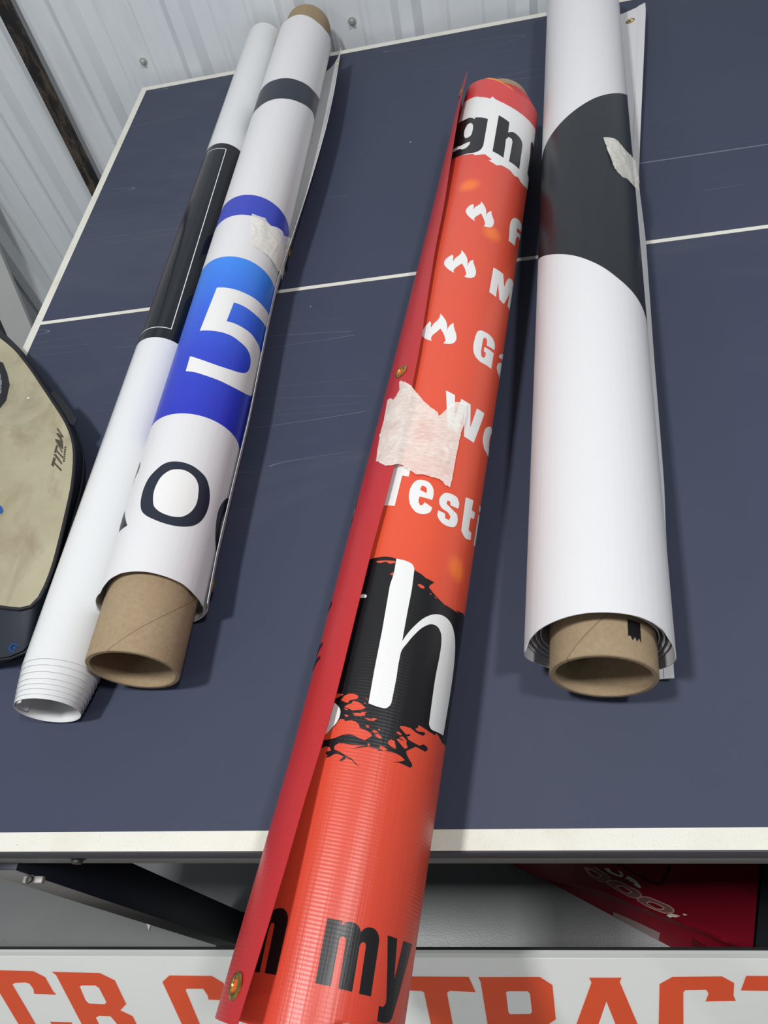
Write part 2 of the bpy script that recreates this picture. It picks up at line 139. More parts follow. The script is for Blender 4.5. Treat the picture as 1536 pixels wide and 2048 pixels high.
c = t.mix(box01(t, v, 0.1300, 0.4115), c, g); t.col(c); t.set(0.4); M['blue_banner'] = t.m
t = NT('glossy_white_film'); u, v = t.uv()
c = t.mix(box01(t, v, 0.3035, 0.7780), lin((214, 216, 217)), lin((15, 19, 27)))
inb = box01(t, v, 0.3226, 0.7620)
ln = t.math('MULTIPLY', inb, box01(t, t.math('SUBTRACT', u, t.math('MULTIPLY', t.math('SUBTRACT', 0.762, v), 0.0125)), 0.0154, 0.0165))
l2 = t.math('MULTIPLY', t.math('LESS_THAN', u, 0.0218), t.math('MAXIMUM', t.math('MULTIPLY', box01(t, v, 0.7610, 0.7622), t.math('LESS_THAN', u, 0.0160)), box01(t, v, 0.3226, 0.3238)))
c = t.mix(t.math('MAXIMUM', ln, l2), c, lin((225, 228, 225)))
c = t.mix(t.math('MULTIPLY', box01(t, u, -0.0250, -0.0238), box01(t, v, 0.36, 0.72)), c, lin((170, 52, 44)))
t.col(c); t.set(0.16, 0, 0.35, 0.0)
t.bump(t.noise(9, 2, t.obj()), 0.25, 0.004); M['film'] = t.m
M['film_white'] = simple('plain_white_film', (216, 218, 219), 0.2)
# cardboard
t = NT('brown_cardboard'); o = t.obj()
f = t.noise(220, 6, o, 0.7); f2 = t.noise(26, 4, o)
c = t.mix(f, lin((134, 115, 88)), lin((176, 158, 130)))
c = t.mix(t.math('MULTIPLY', f2, 0.35), c, lin((120, 98, 74)))
u, v = t.uv()
sp = t.math('FRACT', t.math('SUBTRACT', t.math('ADD', u, 0.47), t.math('MULTIPLY', v, 3.6)))
seam = t.math('LESS_THAN', sp, 0.0035)
c = t.mix(t.math('MULTIPLY', seam, 0.75), c, lin((92, 72, 50)))
t.col(c); t.set(0.85, 0, 0.25); t.bump(t.math('SUBTRACT', f, seam), 0.3, 0.0005); M['card'] = t.m
# masking tape
t = NT('torn_masking_tape'); o = t.obj()
f = t.noise(130, 6, t.scale(o, (1, 3.5, 1)), 0.7); f2 = t.noise(40, 3, o)
t.col(t.mix(f, lin((238, 234, 222)), lin((250, 249, 242)))); t.set(0.7, 0, 0.3)
x = t.n('ShaderNodeMapRange'); t.l(t.math('ADD', t.math('MULTIPLY', f, 0.6), t.math('MULTIPLY', f2, 0.4)), x.inputs[0]); x.inputs[1].default_value = 0.3; x.inputs[2].default_value = 0.65; x.inputs[3].default_value = 0.44; x.inputs[4].default_value = 0.74
t.l(x.outputs[0], t.b.inputs['Alpha']); t.bump(f2, 0.5, 0.001); M['tape'] = t.m
M['tape_rib'] = simple('tape_crease', (236, 232, 214), 0.6)
M['brass'] = simple('brass', (196, 168, 92), 0.25, 1.0)
M['darkhole'] = simple('grommet_shadow', (60, 40, 24), 0.8)
M['orangehole'] = simple('orange_through_grommet', (214, 84, 30), 0.5)
# table top
t = NT('navy_table_paint'); o = t.obj()
f = t.noise(3.0, 4, o); f2 = t.noise(900, 2, o, 0.8)
c = t.mix(f, lin((56, 62, 82)), lin((66, 71, 89)))
c = t.mix(t.math('MULTIPLY', t.math('GREATER_THAN', f2, 0.70), 0.35), c, lin((110, 116, 136)))
dust = t.ramp(t.noise(2.1, 6, t.scale(o, (1, 1.6, 1)), 0.65, 0.6), [(0.56, (0, 0, 0, 1)), (0.76, (1, 1, 1, 1))])
c = t.mix(t.math('MULTIPLY', dust, 0.14), c, lin((128, 130, 132)))
vo = t.n('ShaderNodeTexVoronoi'); vo.inputs['Scale'].default_value = 9.0; t.l(o, vo.inputs['Vector'])
c = t.mix(t.math('LESS_THAN', vo.outputs['Distance'], 0.012), c, lin((206, 208, 204)))
def scratches(rot, sc, th, seedv):
    mp = t.n('ShaderNodeMapping'); mp.inputs['Rotation'].default_value = (0, 0, rot); mp.inputs['Scale'].default_value = sc; mp.inputs['Location'].default_value = (seedv, seedv * 2, 0)
    t.l(o, mp.inputs['Vector']); n_ = t.noise(1.0, 0, mp.outputs[0])
    return t.math('LESS_THAN', t.math('ABSOLUTE', t.math('SUBTRACT', n_, 0.5)), th)
msk = t.math('GREATER_THAN', t.noise(2.2, 2, o), 0.53)
for a in ((0.10, (0.5, 16, 1), 0.0006, 3.0), (0.42, (0.5, 13, 1), 0.0005, 11.0), (1.45, (0.6, 12, 1), 0.0004, 23.0)):
    c = t.mix(t.math('MULTIPLY', t.math('MULTIPLY', scratches(*a), msk), 0.35), c, lin((160, 164, 176)))
t.col(c); t.set(0.62, 0, 0.2); t.bump(f2, 0.12, 0.0003); M['navy'] = t.m
t = NT('worn_white_line_paint'); o = t.obj()
cr = t.n('ShaderNodeTexVoronoi', feature='DISTANCE_TO_EDGE'); cr.inputs['Scale'].default_value = 420.0; t.l(o, cr.inputs['Vector'])
c = t.mix(t.math('MULTIPLY', t.math('LESS_THAN', cr.outputs['Distance'], 0.05), 0.14), lin((218, 217, 207)), lin((150, 148, 135)))
c = t.mix(t.math('MULTIPLY', t.ramp(t.noise(14, 5, o), [(0.5, (0, 0, 0, 1)), (0.75, (1, 1, 1, 1))]), 0.5), c, lin((190, 186, 160)))
c = t.mix(t.math('GREATER_THAN', t.noise(260, 3, o), 0.76), c, lin((110, 105, 98)))
t.col(c); t.set(0.5); M['line'] = t.m
M['edge'] = simple('dark_table_edge', (70, 68, 76), 0.5, 0, 0.4, 0.12, 60)
M['rail'] = simple('grey_painted_steel', (150, 147, 144), 0.45, 0.2, 0.5, 0.15, 25)
M['leg_dark'] = simple('dark_blue_painted_steel', (26, 30, 44), 0.5, 0.1, 0.4, 0.1, 25)
M['steel'] = simple('zinc_steel', (150, 150, 148), 0.35, 0.9, 0.5, 0.1)
M['bolt'] = simple('dull_bolt_steel', (78, 76, 74), 0.45, 0.8)
M['rubber'] = simple('black_rubber', (22, 22, 24), 0.7)
# floor
t = NT('grey_epoxy_floor'); o = t.obj()
f = t.noise(5, 5, o); f2 = t.noise(420, 3, o)
c = t.mix(f, lin((116, 119, 119)), lin((136, 139, 137)))
c = t.mix(t.math('MULTIPLY', t.math('GREATER_THAN', f2, 0.7), 0.5), c, lin((175, 178, 176)))
ck = t.math('ABSOLUTE', t.math('SUBTRACT', t.noise(1.6, 3, o, 0.5, 0.4), 0.5))
ckm = t.math('MULTIPLY', t.math('MULTIPLY', t.math('LESS_THAN', ck, 0.0010), t.math('GREATER_THAN', t.noise(60, 2, o), 0.5)), t.math('GREATER_THAN', t.noise(1.1, 1, o), 0.5))
c = t.mix(t.math('MULTIPLY', ckm, 0.7), c, lin((60, 62, 62)))
t.col(c); t.set(0.28, 0, 0.5); t.bump(f2, 0.15, 0.001); M['floor'] = t.m
# wall
t = NT('pale_blue_grey_wall_steel'); o = t.obj()
c = t.mix(t.noise(5, 4, o), lin((220, 227, 232)), lin((230, 235, 239)))
c = t.mix(t.math('MULTIPLY', t.ramp(t.noise(30, 5, t.scale(o, (1, 1, 0.15))), [(0.55, (0, 0, 0, 1)), (0.8, (1, 1, 1, 1))]), 0.2), c, lin((160, 166, 168)))
t.col(c); t.set(0.36, 0, 0.5); M['wall'] = t.m
M['plain_wall'] = simple('plain_wall_paint', (226, 229, 232), 0.7)
M['screw'] = simple('painted_screw', (186, 190, 186), 0.3, 0.4)
t = NT('rusty_black_steel'); o = t.obj()
c = t.mix(t.ramp(t.noise(55, 6, t.scale(o, (1, 1, 0.3)), 0.75), [(0.47, (0, 0, 0, 1)), (0.62, (1, 1, 1, 1))]), lin((32, 32, 34)), lin((90, 78, 67)))
t.col(c); t.set(0.65, 0.2); M['rust'] = t.m
M['white_board'] = simple('white_board', (200, 203, 200), 0.5, 0, 0.4, 0.06, 12)
# sign
t = NT('sign_face_white'); o = t.obj(); t.col(t.mix(t.noise(4, 2, o), lin((226, 227, 224)), lin((238, 239, 236)))); t.set(0.12, 0, 0.5); M['sign'] = t.m
M['sign_core'] = simple('dark_sign_core', (30, 30, 32), 0.6)
M['sign_edge'] = simple('pale_sign_edge', (206, 208, 205), 0.4)
M['sign_orange'] = simple('orange_sign_print', (222, 84, 46), 0.15)
M['sign_outline'] = simple('dark_outline_print', (110, 36, 20), 0.2)
M['sign_halo'] = simple('pale_outline_print', (236, 224, 216), 0.2)
# generator
M['gen_red'] = simple('dark_red_plastic', (142, 22, 42), 0.35, 0, 0.5, 0.12, 18)
M['gen_black'] = simple('black_plastic', (40, 44, 46), 0.55)
M['gen_letter'] = simple('pale_grey_print', (236, 236, 226), 0.5)
M['gen_num'] = simple('brown_grey_print', (150, 104, 100), 0.5)
M['gen_line'] = simple('beige_outline_print', (228, 196, 180), 0.5)
M['gen_strip'] = simple('grey_label_strip', (170, 150, 146), 0.5)
M['seam'] = simple('dark_seam', (24, 8, 12), 0.8)
# bag
t = NT('stained_beige_canvas'); o = t.obj()
c = t.mix(t.noise(11, 5, o, 0.6), lin((140, 130, 108)), lin((182, 178, 152)))
c = t.mix(t.math('MULTIPLY', t.ramp(t.noise(16, 4, t.scale(o, (1.6, 0.7, 1)), 0.6, 0.5), [(0.5, (0, 0, 0, 1)), (0.72, (1, 1, 1, 1))]), 0.55), c, lin((120, 104, 80)))
c = t.mix(t.math('GREATER_THAN', t.noise(70, 2, o), 0.755), c, lin((214, 210, 190)))
cl = t.n('ShaderNodeTexWave'); cl.inputs['Scale'].default_value = 420; t.l(o, cl.inputs['Vector'])
t.col(c); t.set(0.85, 0, 0.2); t.bump(cl.outputs['Fac'], 0.15, 0.0006); M['canvas'] = t.m
M['bag_navy'] = simple('dark_navy_nylon', (17, 26, 40), 0.6, 0, 0.4, 0.25, 30)
M['bag_black'] = simple('black_binding', (12, 15, 22), 0.6)
t = NT('grey_mesh_pocket'); vo = t.n('ShaderNodeTexVoronoi'); vo.inputs['Scale'].default_value = 260; t.l(t.obj(), vo.inputs['Vector'])
t.col(t.mix(t.math('LESS_THAN', vo.outputs['Distance'], 0.35), lin((120, 124, 128)), lin((16, 18, 22)))); t.set(0.8); M['bag_mesh'] = t.m
M['bag_print'] = simple('dark_grey_logo_print', (66, 60, 50), 0.8)
M['bag_dim'] = simple('dim_woven_lettering', (50, 54, 54), 0.8)
M['bag_blue'] = simple('blue_print', (24, 74, 140), 0.5)
t = NT('skin'); t.col(t.mix(t.noise(60, 4, t.obj()), lin((176, 112, 90)), lin((196, 134, 110)))); t.set(0.5); t.b.inputs['Subsurface Weight'].default_value = 0.1; t.b.inputs['Subsurface Radius'].default_value = (0.01, 0.004, 0.002); M['skin'] = t.m
M['nail'] = simple('fingernail', (190, 132, 112), 0.4)
M['shirt'] = simple('dark_grey_sleeve', (60, 62, 68), 0.85)

# ---------------------------------------------------------------- object helpers
def tag(o, label=None, cat=None, group=None, kind=None):
    if label: o['label'] = label
    if cat: o['category'] = cat
    if group: o['group'] = group
    if kind: o['kind'] = kind
    return o
def empty(name, loc, label, cat, group=None):
    o = bpy.data.objects.new(name, None); o.location = loc; o.empty_display_size = 0.05; col.objects.link(o)
    return tag(o, label, cat, group)
def mesh_obj(name, verts, faces, mat, parent=None, smooth=False, uvs=None, sharp=35, mats=None, fm=None):
    me = bpy.data.meshes.new(name); me.from_pydata([tuple(v) for v in verts], [], faces)
    for m_ in (mats or [mat]): me.materials.append(m_)
    if fm:
        for p, i in zip(me.polygons, fm): p.material_index = i
    if uvs:
        ul = me.uv_layers.new(name='UVMap')
        for lp in me.loops: ul.data[lp.index].uv = uvs[lp.vertex_index]
    me.update()
    if smooth:
        for p in me.polygons: p.use_smooth = True
        me.set_sharp_from_angle(angle=radians(sharp))
    o = bpy.data.objects.new(name, me); col.objects.link(o)
    if parent is not None:
        o.parent = parent; o.matrix_parent_inverse = Matrix.Translation(-world_loc(parent))
    return o
def world_loc(o):
    p = Vector((0, 0, 0))
    if o.type == 'EMPTY': p = Vector(o.location)
    return p
def bm_obj(name, bm, mat, parent=None, smooth=False, sharp=35):
    vs_ = [v.co.copy() for v in bm.verts]; bm.verts.index_update()
    fs = [[v.index for v in f.verts] for f in bm.faces]; bm.free()
    return mesh_obj(name, vs_, fs, mat, parent, smooth, None, sharp)
def box(bm, x0, x1, y0, y1, z0, z1, bev=0.0):
    r = bmesh.ops.create_cube(bm, size=1.0)
    for v in r['verts']:
        v.co = Vector(((x0 + x1) / 2 + v.co.x * (x1 - x0), (y0 + y1) / 2 + v.co.y * (y1 - y0), (z0 + z1) / 2 + v.co.z * (z1 - z0)))
    if bev:
        es = list({e for v in r['verts'] for e in v.link_edges})
        bmesh.ops.bevel(bm, geom=es, offset=bev, segments=2, affect='EDGES', profile=0.5)
    return r
def boxo(name, x0, x1, y0, y1, z0, z1, mat, parent=None, bev=0.0):
    bm = bmesh.new(); box(bm, x0, x1, y0, y1, z0, z1, bev); return bm_obj(name, bm, mat, parent, bool(bev))
def lathe(prof, n=24):
    # prof: list of (r, z) -> verts, faces around z
    V = []; Fc = []
    for (r, z) in prof:
        for i in range(n): V.append(Vector((r * cos(2 * pi * i / n), r * sin(2 * pi * i / n), z)))
    for k in range(len(prof) - 1):
        for i in range(n):
            j = (i + 1) % n; Fc.append([k * n + i, k * n + j, (k + 1) * n + j, (k + 1) * n + i])
    return V, Fc
def place(V, P, N, X=None):
    N = Vector(N).normalized(); X = Vector(X) if X is not None else (Vector((1, 0, 0)) if abs(N.x) < 0.9 else Vector((0, 1, 0)))
    X = (X - N * X.dot(N)).normalized(); Y = N.cross(X)
    return [Vector(P) + X * v.x + Y * v.y + N * v.z for v in V]
def inpoly(x, y, P):
    c = False; j = len(P) - 1
    for i in range(len(P)):
        if (P[i][1] > y) != (P[j][1] > y) and x < (P[j][0] - P[i][0]) * (y - P[i][1]) / (P[j][1] - P[i][1]) + P[i][0]: c = not c
        j = i
    return c
def tri_poly(P, step=0.0):
    """2-D polygon -> fine triangulation (points, triangles)"""
    Q = []
    for i in range(len(P)):
        a, b = P[i], P[(i + 1) % len(P)]; d = sqrt((a[0] - b[0]) ** 2 + (a[1] - b[1]) ** 2)
        if d < 1e-6: continue
        k = max(1, int(math.ceil(d / step))) if step else 1
        for j in range(k): Q.append((a[0] + (b[0] - a[0]) * j / k, a[1] + (b[1] - a[1]) * j / k))
    nb = len(Q); pts = [Vector(q) for q in Q]
    if step:
        x0 = min(q[0] for q in Q); x1 = max(q[0] for q in Q); y0 = min(q[1] for q in Q); y1 = max(q[1] for q in Q)
        y = y0 + step / 2; r = 0
        while y < y1:
            x = x0 + (step / 2 if r % 2 else 0)
            while x < x1:
                if inpoly(x, y, Q): pts.append(Vector((x, y)))
                x += step
            y += step * 1.0; r += 1
    res = delaunay_2d_cdt(pts, [], [list(range(nb))], 1, 1e-6)
    return [tuple(v) for v in res[0]], [list(f) for f in res[2]]
def fixn(V, Fc, up):
    out = []
    for f in Fc:
        n = (V[f[1]] - V[f[0]]).cross(V[f[2]] - V[f[0]])
        out.append(f if n.dot(up(V[f[0]])) >= 0 else f[::-1])
    return out

# ---------------------------------------------------------------- rolls
class Frame:
    def __init__(s, x0, x1, z, r, dx=0.0):
        s.A = Vector((x0 + dx, 0.3, z + H)); B = Vector((x1 + dx, 1.2, z + H)); s.D = (B - s.A).normalized()
        s.E = Vector((s.D.y, -s.D.x, 0)); s.r = r
    def p(s, th, t, r=None, ox=0.0, oz=0.0):
        r = s.r if r is None else r
        return s.A + s.D * t + s.E * (r * sin(th) + ox) + Vector((0, 0, r * cos(th) + oz))
    def n(s, th): return s.E * sin(th) + Vector((0, 0, cos(th)))
FA = Frame(.2620, .2809, .0368, .0368)
FB = Frame(.3492, .3757, .0522, .0516)
FC = Frame(.6174, .7624, .0600, .0589, .0015)
FF = Frame(.6174, .7624, .0609, .0609)
FD = Frame(.7876, .8838, .0613, .0608)
def interp(tab, x):
    if x <= tab[0][0]: return tab[0][1]
    for (a, b), (c, d) in zip(tab, tab[1:]):
        if x <= c: return b + (d - b) * (x - a) / (c - a)
    return tab[-1][1]
def smt(tab, x):
    return (interp(tab, x - .02) + interp(tab, x) * 2 + interp(tab, x + .02)) / 4
def sheet(name, fn, nu, nv, th, mat, parent, uvf=None, inner=True, closed=False):
    """fn(u,v) in 0..1 -> (outer point, outward normal); sheet with thickness th"""
    V = []; UV = []; Fc = []
    for i in range(nu + 1):
        for j in range(nv + 1):
            p, n = fn(i / nu, j / nv); V.append(p); UV.append(uvf(i / nu, j / nv) if uvf else (i / nu, j / nv))
    k = len(V)
    for i in range(nu + 1):
        for j in range(nv + 1):
            p, n = fn(i / nu, j / nv); V.append(p - n * th); UV.append(UV[i * (nv + 1) + j])
    ix = lambda i, j: i * (nv + 1) + j
    for i in range(nu):
        for j in range(nv):
            q = [ix(i, j), ix(i + 1, j), ix(i + 1, j + 1), ix(i, j + 1)]
            Fc.append(q); Fc.append([a + k for a in q[::-1]])
    for i in range(nu):
        a, b = ix(i, 0), ix(i + 1, 0); Fc.append([a, a + k, b + k, b])
        a, b = ix(i, nv), ix(i + 1, nv); Fc.append([b, b + k, a + k, a])
    for j in range(nv):
        a, b = ix(0, j), ix(0, j + 1); Fc.append([b, b + k, a + k, a])
        a, b = ix(nu, j), ix(nu, j + 1); Fc.append([a, a + k, b + k, b])
    o = mesh_obj(name, V, Fc, mat, parent, True, UV, 50)
    me = o.data
    p0 = me.polygons[0]; c, n = fn(0.5 / nu, 0.5 / nv)
    if p0.normal.dot(n) < 0: me.flip_normals()
    return o
def tube(name, fr, r0, r1, t0, t1, mat, parent, n=72, ox=0.0, oz=0.0, bev=0.0008, nt=1):
    """hollow cardboard tube"""
    prof = [(r0, t0 + bev), (r0 - bev, t0), (r1 + bev, t0), (r1, t0 + bev), (r1, t1 - bev), (r1 + bev, t1), (r0 - bev, t1), (r0, t1 - bev), (r0, t0 + bev)]
    V = []; Fc = []; UV = []
    for (r, t_) in prof:
        for i in range(n + 1):
            th = 2 * pi * i / n; V.append(fr.p(th, t_, r, ox, oz)); UV.append((i / n, t_))
    for k in range(len(prof) - 1):
        for i in range(n): Fc.append([k * (n + 1) + i, (k + 1) * (n + 1) + i, (k + 1) * (n + 1) + i + 1, k * (n + 1) + i + 1])
    return mesh_obj(name, V, Fc, mat, parent, True, UV, 40)
def spiral(name, fr, ra, rb, turns, t0, t1, th, mat, parent, ox=0, oz=0, rec=None, ph=0.0):
    nu = int(turns * 48)
    def fn(u, v):
        a = ph + u * turns * 2 * pi; r = ra + (rb - ra) * u
        tt0 = t0 + (rec(u, a) if rec else 0)
        return fr.p(a, tt0 + (t1 - tt0) * v, r, ox, oz), fr.n(a)
    return sheet(name, fn, nu, 2, th, mat, parent, lambda u, v: (u * 3, t0 + (t1 - t0) * v))
def curve(P):
    """round the smooth stretches of an outline, keep its corners"""
    n = len(P); V_ = [Vector(p) for p in P]; T = [None] * n
    for i in range(n):
        e1 = V_[i] - V_[i - 1]; e2 = V_[(i + 1) % n] - V_[i]; l1, l2 = e1.length, e2.length
        if l1 < 1e-6 or l2 < 1e-6: continue
        c = e1.dot(e2) / (l1 * l2)
        if c < 0.60: continue
        if l1 > 2.4 * l2: T[i] = e1 / l1
        elif l2 > 2.4 * l1: T[i] = e2 / l2
        else: T[i] = (e1 / l1 * l2 + e2 / l2 * l1).normalized()
    out = []
    for i in range(n):
        a, b = V_[i], V_[(i + 1) % n]; L_ = (b - a).length
        if L_ < 1e-6: continue
        d = (b - a) / L_; ta = T[i] or d; tb_ = T[(i + 1) % n] or d
        k = 1 if (ta.dot(d) > .9995 and tb_.dot(d) > .9995) else 5
        for j in range(k):
            f = j / k; f2, f3 = f * f, f * f * f
            out.append(tuple(a * (2 * f3 - 3 * f2 + 1) + ta * L_ * (f3 - 2 * f2 + f) + b * (3 * f2 - 2 * f3) + tb_ * L_ * (f3 - f2)))
    return out
def decal(name, fr, poly, off, mat, parent, rmap=None, rf=None, step=0.0032):
    """print laid on a roll: poly in 0.1 mm (arc, axial)"""
    R = rmap or fr.r
    P = [(a * 1e-4, b * 1e-4) for a, b in poly]
    if name not in ('printed_splash', 'printed_band', 'printed_fleck') or len(P) > 200: P = curve(P)
    pts, tr = tri_poly(P, step)
    V = []
    for (s_, t_) in pts:
        th = s_ / R; r = (rf(th, t_) if rf else fr.r) + off; V.append(fr.p(th, t_, r))
    up = lambda p: (p - fr.A) - fr.D * (p - fr.A).dot(fr.D)
    return mesh_obj(name, V, fixn(V, tr, up), mat, parent, True, [(a, b) for a, b in pts], 80)
def grommet(parent, P, N, r=0.0085, hole='darkhole', X=None):
    prof = [(r * 0.50, -0.0012), (r * 0.50, 0.0004), (r * 0.60, 0.0012), (r * 0.80, 0.0013), (r, 0.0003), (r * 0.98, -0.0003)]
    V, Fc = lathe(prof, 28); V = place(V, P, N, X)
    g = mesh_obj('grommet', V, [f[::-1] for f in Fc], M['brass'], parent, True, None, 60)
    for p in g.data.polygons: pass
    V, Fc = lathe([(r * 0.52, -0.0002), (0.0001, -0.0002)], 20); V = place(V, P, N, X)
    mesh_obj('grommet_hole', V, Fc, M[hole], g)
    return g
def smooth(x): x = max(0.0, min(1.0, x)); return x * x * (3 - 2 * x)
def tape_patch(name, fr, poly, R, rf, parent, seed, amp=0.0012):
    """torn masking tape lying on a roll, slightly crumpled"""
    P = [(a * 1e-4, b * 1e-4) for a, b in poly]
    # ragged outline
    Q = []
    for i in range(len(P)):
        a, b = P[i], P[(i + 1) % len(P)]
        for k in range(4):
            f = k / 4; x = a[0] + (b[0] - a[0]) * f; y = a[1] + (b[1] - a[1]) * f
            nz = noise.noise(Vector((x * 300 + seed, y * 300, 0))) * 0.0006
            Q.append((x + nz, y + nz))
    pts, tr = tri_poly(Q, 0.0022)
    V = []
    for (s_, t_) in pts:
        n1 = noise.noise(Vector((s_ * 60 + seed, t_ * 25, 1.3))); n2 = noise.noise(Vector((s_ * 220 + seed, t_ * 120, 4.1)))
        h = amp * (max(0, n1 - 0.1) * 1.6) + 0.00025 * n2 + 0.0003
        h += 0.0014 * math.exp(-((n1 - 0.02) / 0.035) ** 2)      # creases
        V.append(fr.p(s_ / R, t_, rf(s_ / R, t_) + max(0.0004, h)))
    up = lambda p: (p - fr.A) - fr.D * (p - fr.A).dot(fr.D)
    return mesh_obj(name, V, fixn(V, tr, up), M['tape'], parent, True, pts, 80)

# ================================================================= SETTING
def corrugated():
    # roof-and-wall steel: major rib every 0.2285 m, two low ribs between
    root = bpy.data.objects.new('wall_back', None); root.location = (0, 1.56, 0); col.objects.link(root); root['kind'] = 'structure'
    yb = 1.560; pit = 0.2285; x0 = 0.123
    def prof(xa, xb):
        P = [(xa, yb)]
        k0 = int(math.floor((xa - x0) / pit)) - 1; k1 = int(math.ceil((xb - x0) / pit)) + 1
        for k in range(k0, k1 + 1):
            c = x0 + k * pit
            for (dx, d) in ((-0.030, 0), (-0.013, 0.019), (0.013, 0.019), (0.031, 0)): P.append((c + dx, yb - d))
            for m_ in (0.075, 0.145):
                for (dx, d) in ((-0.011, 0), (-0.004, 0.0035), (0.004, 0.0035), (0.011, 0)): P.append((c + m_ + dx, yb - d))
        P = [p for p in P if xa <= p[0] <= xb]; P = [(xa, yb)] + P + [(xb, yb)]
        return P
    pan = pit * 4; edge = x0 - pit * 16 - 0.05 - pit * 0.0
    xs = [edge + pan * i for i in range(9)]
    for i in range(8):
        P = prof(xs[i], xs[i + 1] + 0.0); V = []; Fc = []
        off = 0.0006 * (i % 2)
        for (x, y) in P: V.append((x, y - off, 0.0)); V.append((x, y - off, 3.6))
        n = len(P)
        for (x, y) in P: V.append((x, y - off + 0.001, 0.0)); V.append((x, y - off + 0.001, 3.6))
        for k in range(n - 1):
            a = 2 * k; Fc.append([a, a + 2, a + 3, a + 1]); b = 2 * n + 2 * k; Fc.append([b, b + 1, b + 3, b + 2])
        Fc.append([0, 1, 2 * n + 1, 2 * n]); Fc.append([2 * n - 2, 4 * n - 2, 4 * n - 1, 2 * n - 1])
        mesh_obj('wall_panel', V, Fc, M['wall'], root, True, None, 8)
    for k in range(-12, 14):
        sx = x0 + k * pit - pit / 2 + 0.0
        if k % 2: continue
        for sz in (H + 0.0375,):
            V, Fc = lathe([(0.0001, 0.0085), (0.0035, 0.0083), (0.0042, 0.0075), (0.0042, 0.003), (0.0075, 0.0026), (0.0082, 0.0016), (0.0082, 0.0)], 14)
            mesh_obj('wall_screw', place(V, (sx + 0.003, yb, sz), (0, -1, 0)), Fc, M['screw'], root, True, None, 40)
    return root
corrugated()
def slab(name, *a, mat='plain_wall'):
    o = boxo(name, *a, M[mat]); o['kind'] = 'structure'; return o
slab('floor', -3.6, 4.6, -5.0, 1.62, -0.05, 0.0, mat='floor')
slab('ceiling', -3.6, 4.6, -5.0, 1.62, 3.6, 3.65)
slab('wall_left', -3.65, -3.55, -5.0, 1.62, 0.0, 3.6)
slab('wall_right', 4.5, 4.6, -5.0, 1.62, 0.0, 3.6)
slab('wall_front', -3.6, 4.6, -5.05, -4.95, 0.0, 3.6)

# rusty bar standing against the wall
def bar():
    x_t, x_b = -0.190, -0.2380; zt, zb = 1.6, 0.0
    P = []
    bm = bmesh.new(); box(bm, -0.0165, 0.0165, -0.004, 0.004, 0, 1, 0.0); 
    for v in bm.verts:
        k = v.co.z; v.co = Vector((v.co.x + x_b + (x_t - x_b) * k, 1.534 + v.co.y, zb + (zt - zb) * k))
    o = bm_obj('steel_bar', bm, M['rust']); tag(o, 'rusty black flat steel bar standing upright against the ribbed wall left of the table', 'bar')
bar()
# white boards leaning against the wall
def leaning(name, q, label, tilt, th=0.012):
    # q: (x,z) corners of the face at y
    V = []
    for (x, y, z) in q: V.append(Vector((x, y, z)))
    n = (V[1] - V[0]).cross(V[3] - V[0]).normalized()
    if n.y > 0: n = -n
    W2 = [v - n * th for v in V]
    o = mesh_obj(name, V + W2, [[0, 1, 2, 3], [7, 6, 5, 4], [0, 4, 5, 1], [1, 5, 6, 2], [2, 6, 7, 3], [3, 7, 4, 0]], M['white_board'])
    tag(o, label, 'board'); return o
def wp(x, z): # point of the leaning plane seen at height z
    return x
leaning('white_board', [(-0.4665, 1.5135, H + 0.01), (-0.600, 1.42, 0.0), (-0.682, 1.42, 0.0), (-0.545, 1.5135, H + 0.01)], 'narrow white board leaning on the wall, nearer the rusty bar', 0)
leaning('white_board', [(-0.552, 1.515, H + 0.02), (-0.700, 1.40, 0.0), (-1.30, 1.40, 0.0), (-1.15, 1.515, H + 0.02)], 'wide white board leaning on the wall behind the cooler bag', 0)

# ================================================================= TABLE
TL, TW = 2.74, 1.525
tb = empty('tennis_table', (TL / 2, TW / 2, 0), 'dark blue table tennis table with white edge lines carrying the banner rolls', 'table')
boxo('tabletop', 0, TL, 0, TW, H - 0.0240, H, M['navy'], tb, 0.0008)
zt0, zt1 = H - 0.0002, H + 0.00035
def line_(x0, x1, y0, y1): boxo('white_line', x0, x1, y0, y1, zt0, zt1, M['line'], tb)
line_(0, TL, 0.0, 0.0165); line_(0, TL, TW - 0.016, TW); line_(0.0, 0.013, 0.0165, TW - 0.016); line_(TL - 0.013, TL, 0.0165, TW - 0.016)
line_(0.013, TL - 0.013, TW / 2 - 0.0036, TW / 2 + 0.0036)
def edge_strip(x0, x1, y0, y1): boxo('edge_band', x0, x1, y0, y1, H - 0.0245, H - 0.0006, M['edge'], tb, 0.0006)
edge_strip(-0.0012, TL + 0.0012, -0.0012, 0.0); edge_strip(-0.0012, 0.0, 0, TW); edge_strip(TL, TL + 0.0012, 0, TW); edge_strip(-0.0012, TL + 0.0012, TW, TW + 0.0012)
def rail(x0, x1, y0, y1): boxo('frame_rail', x0, x1, y0, y1, H - 0.0700, H - 0.0275, M['rail'], tb, 0.002)
rail(0.004, TL - 0.004, 0.003, 0.012); rail(0.004, TL - 0.004, TW - 0.02, TW - 0.008); rail(0.004, 0.016, 0.013, TW - 0.021); rail(TL - 0.016, TL - 0.004, 0.013, TW - 0.021)
boxo('frame_shadow_gap', 0.012, TL - 0.012, 0.014, TW - 0.022, H - 0.0278, H - 0.0241, M['rubber'], tb)
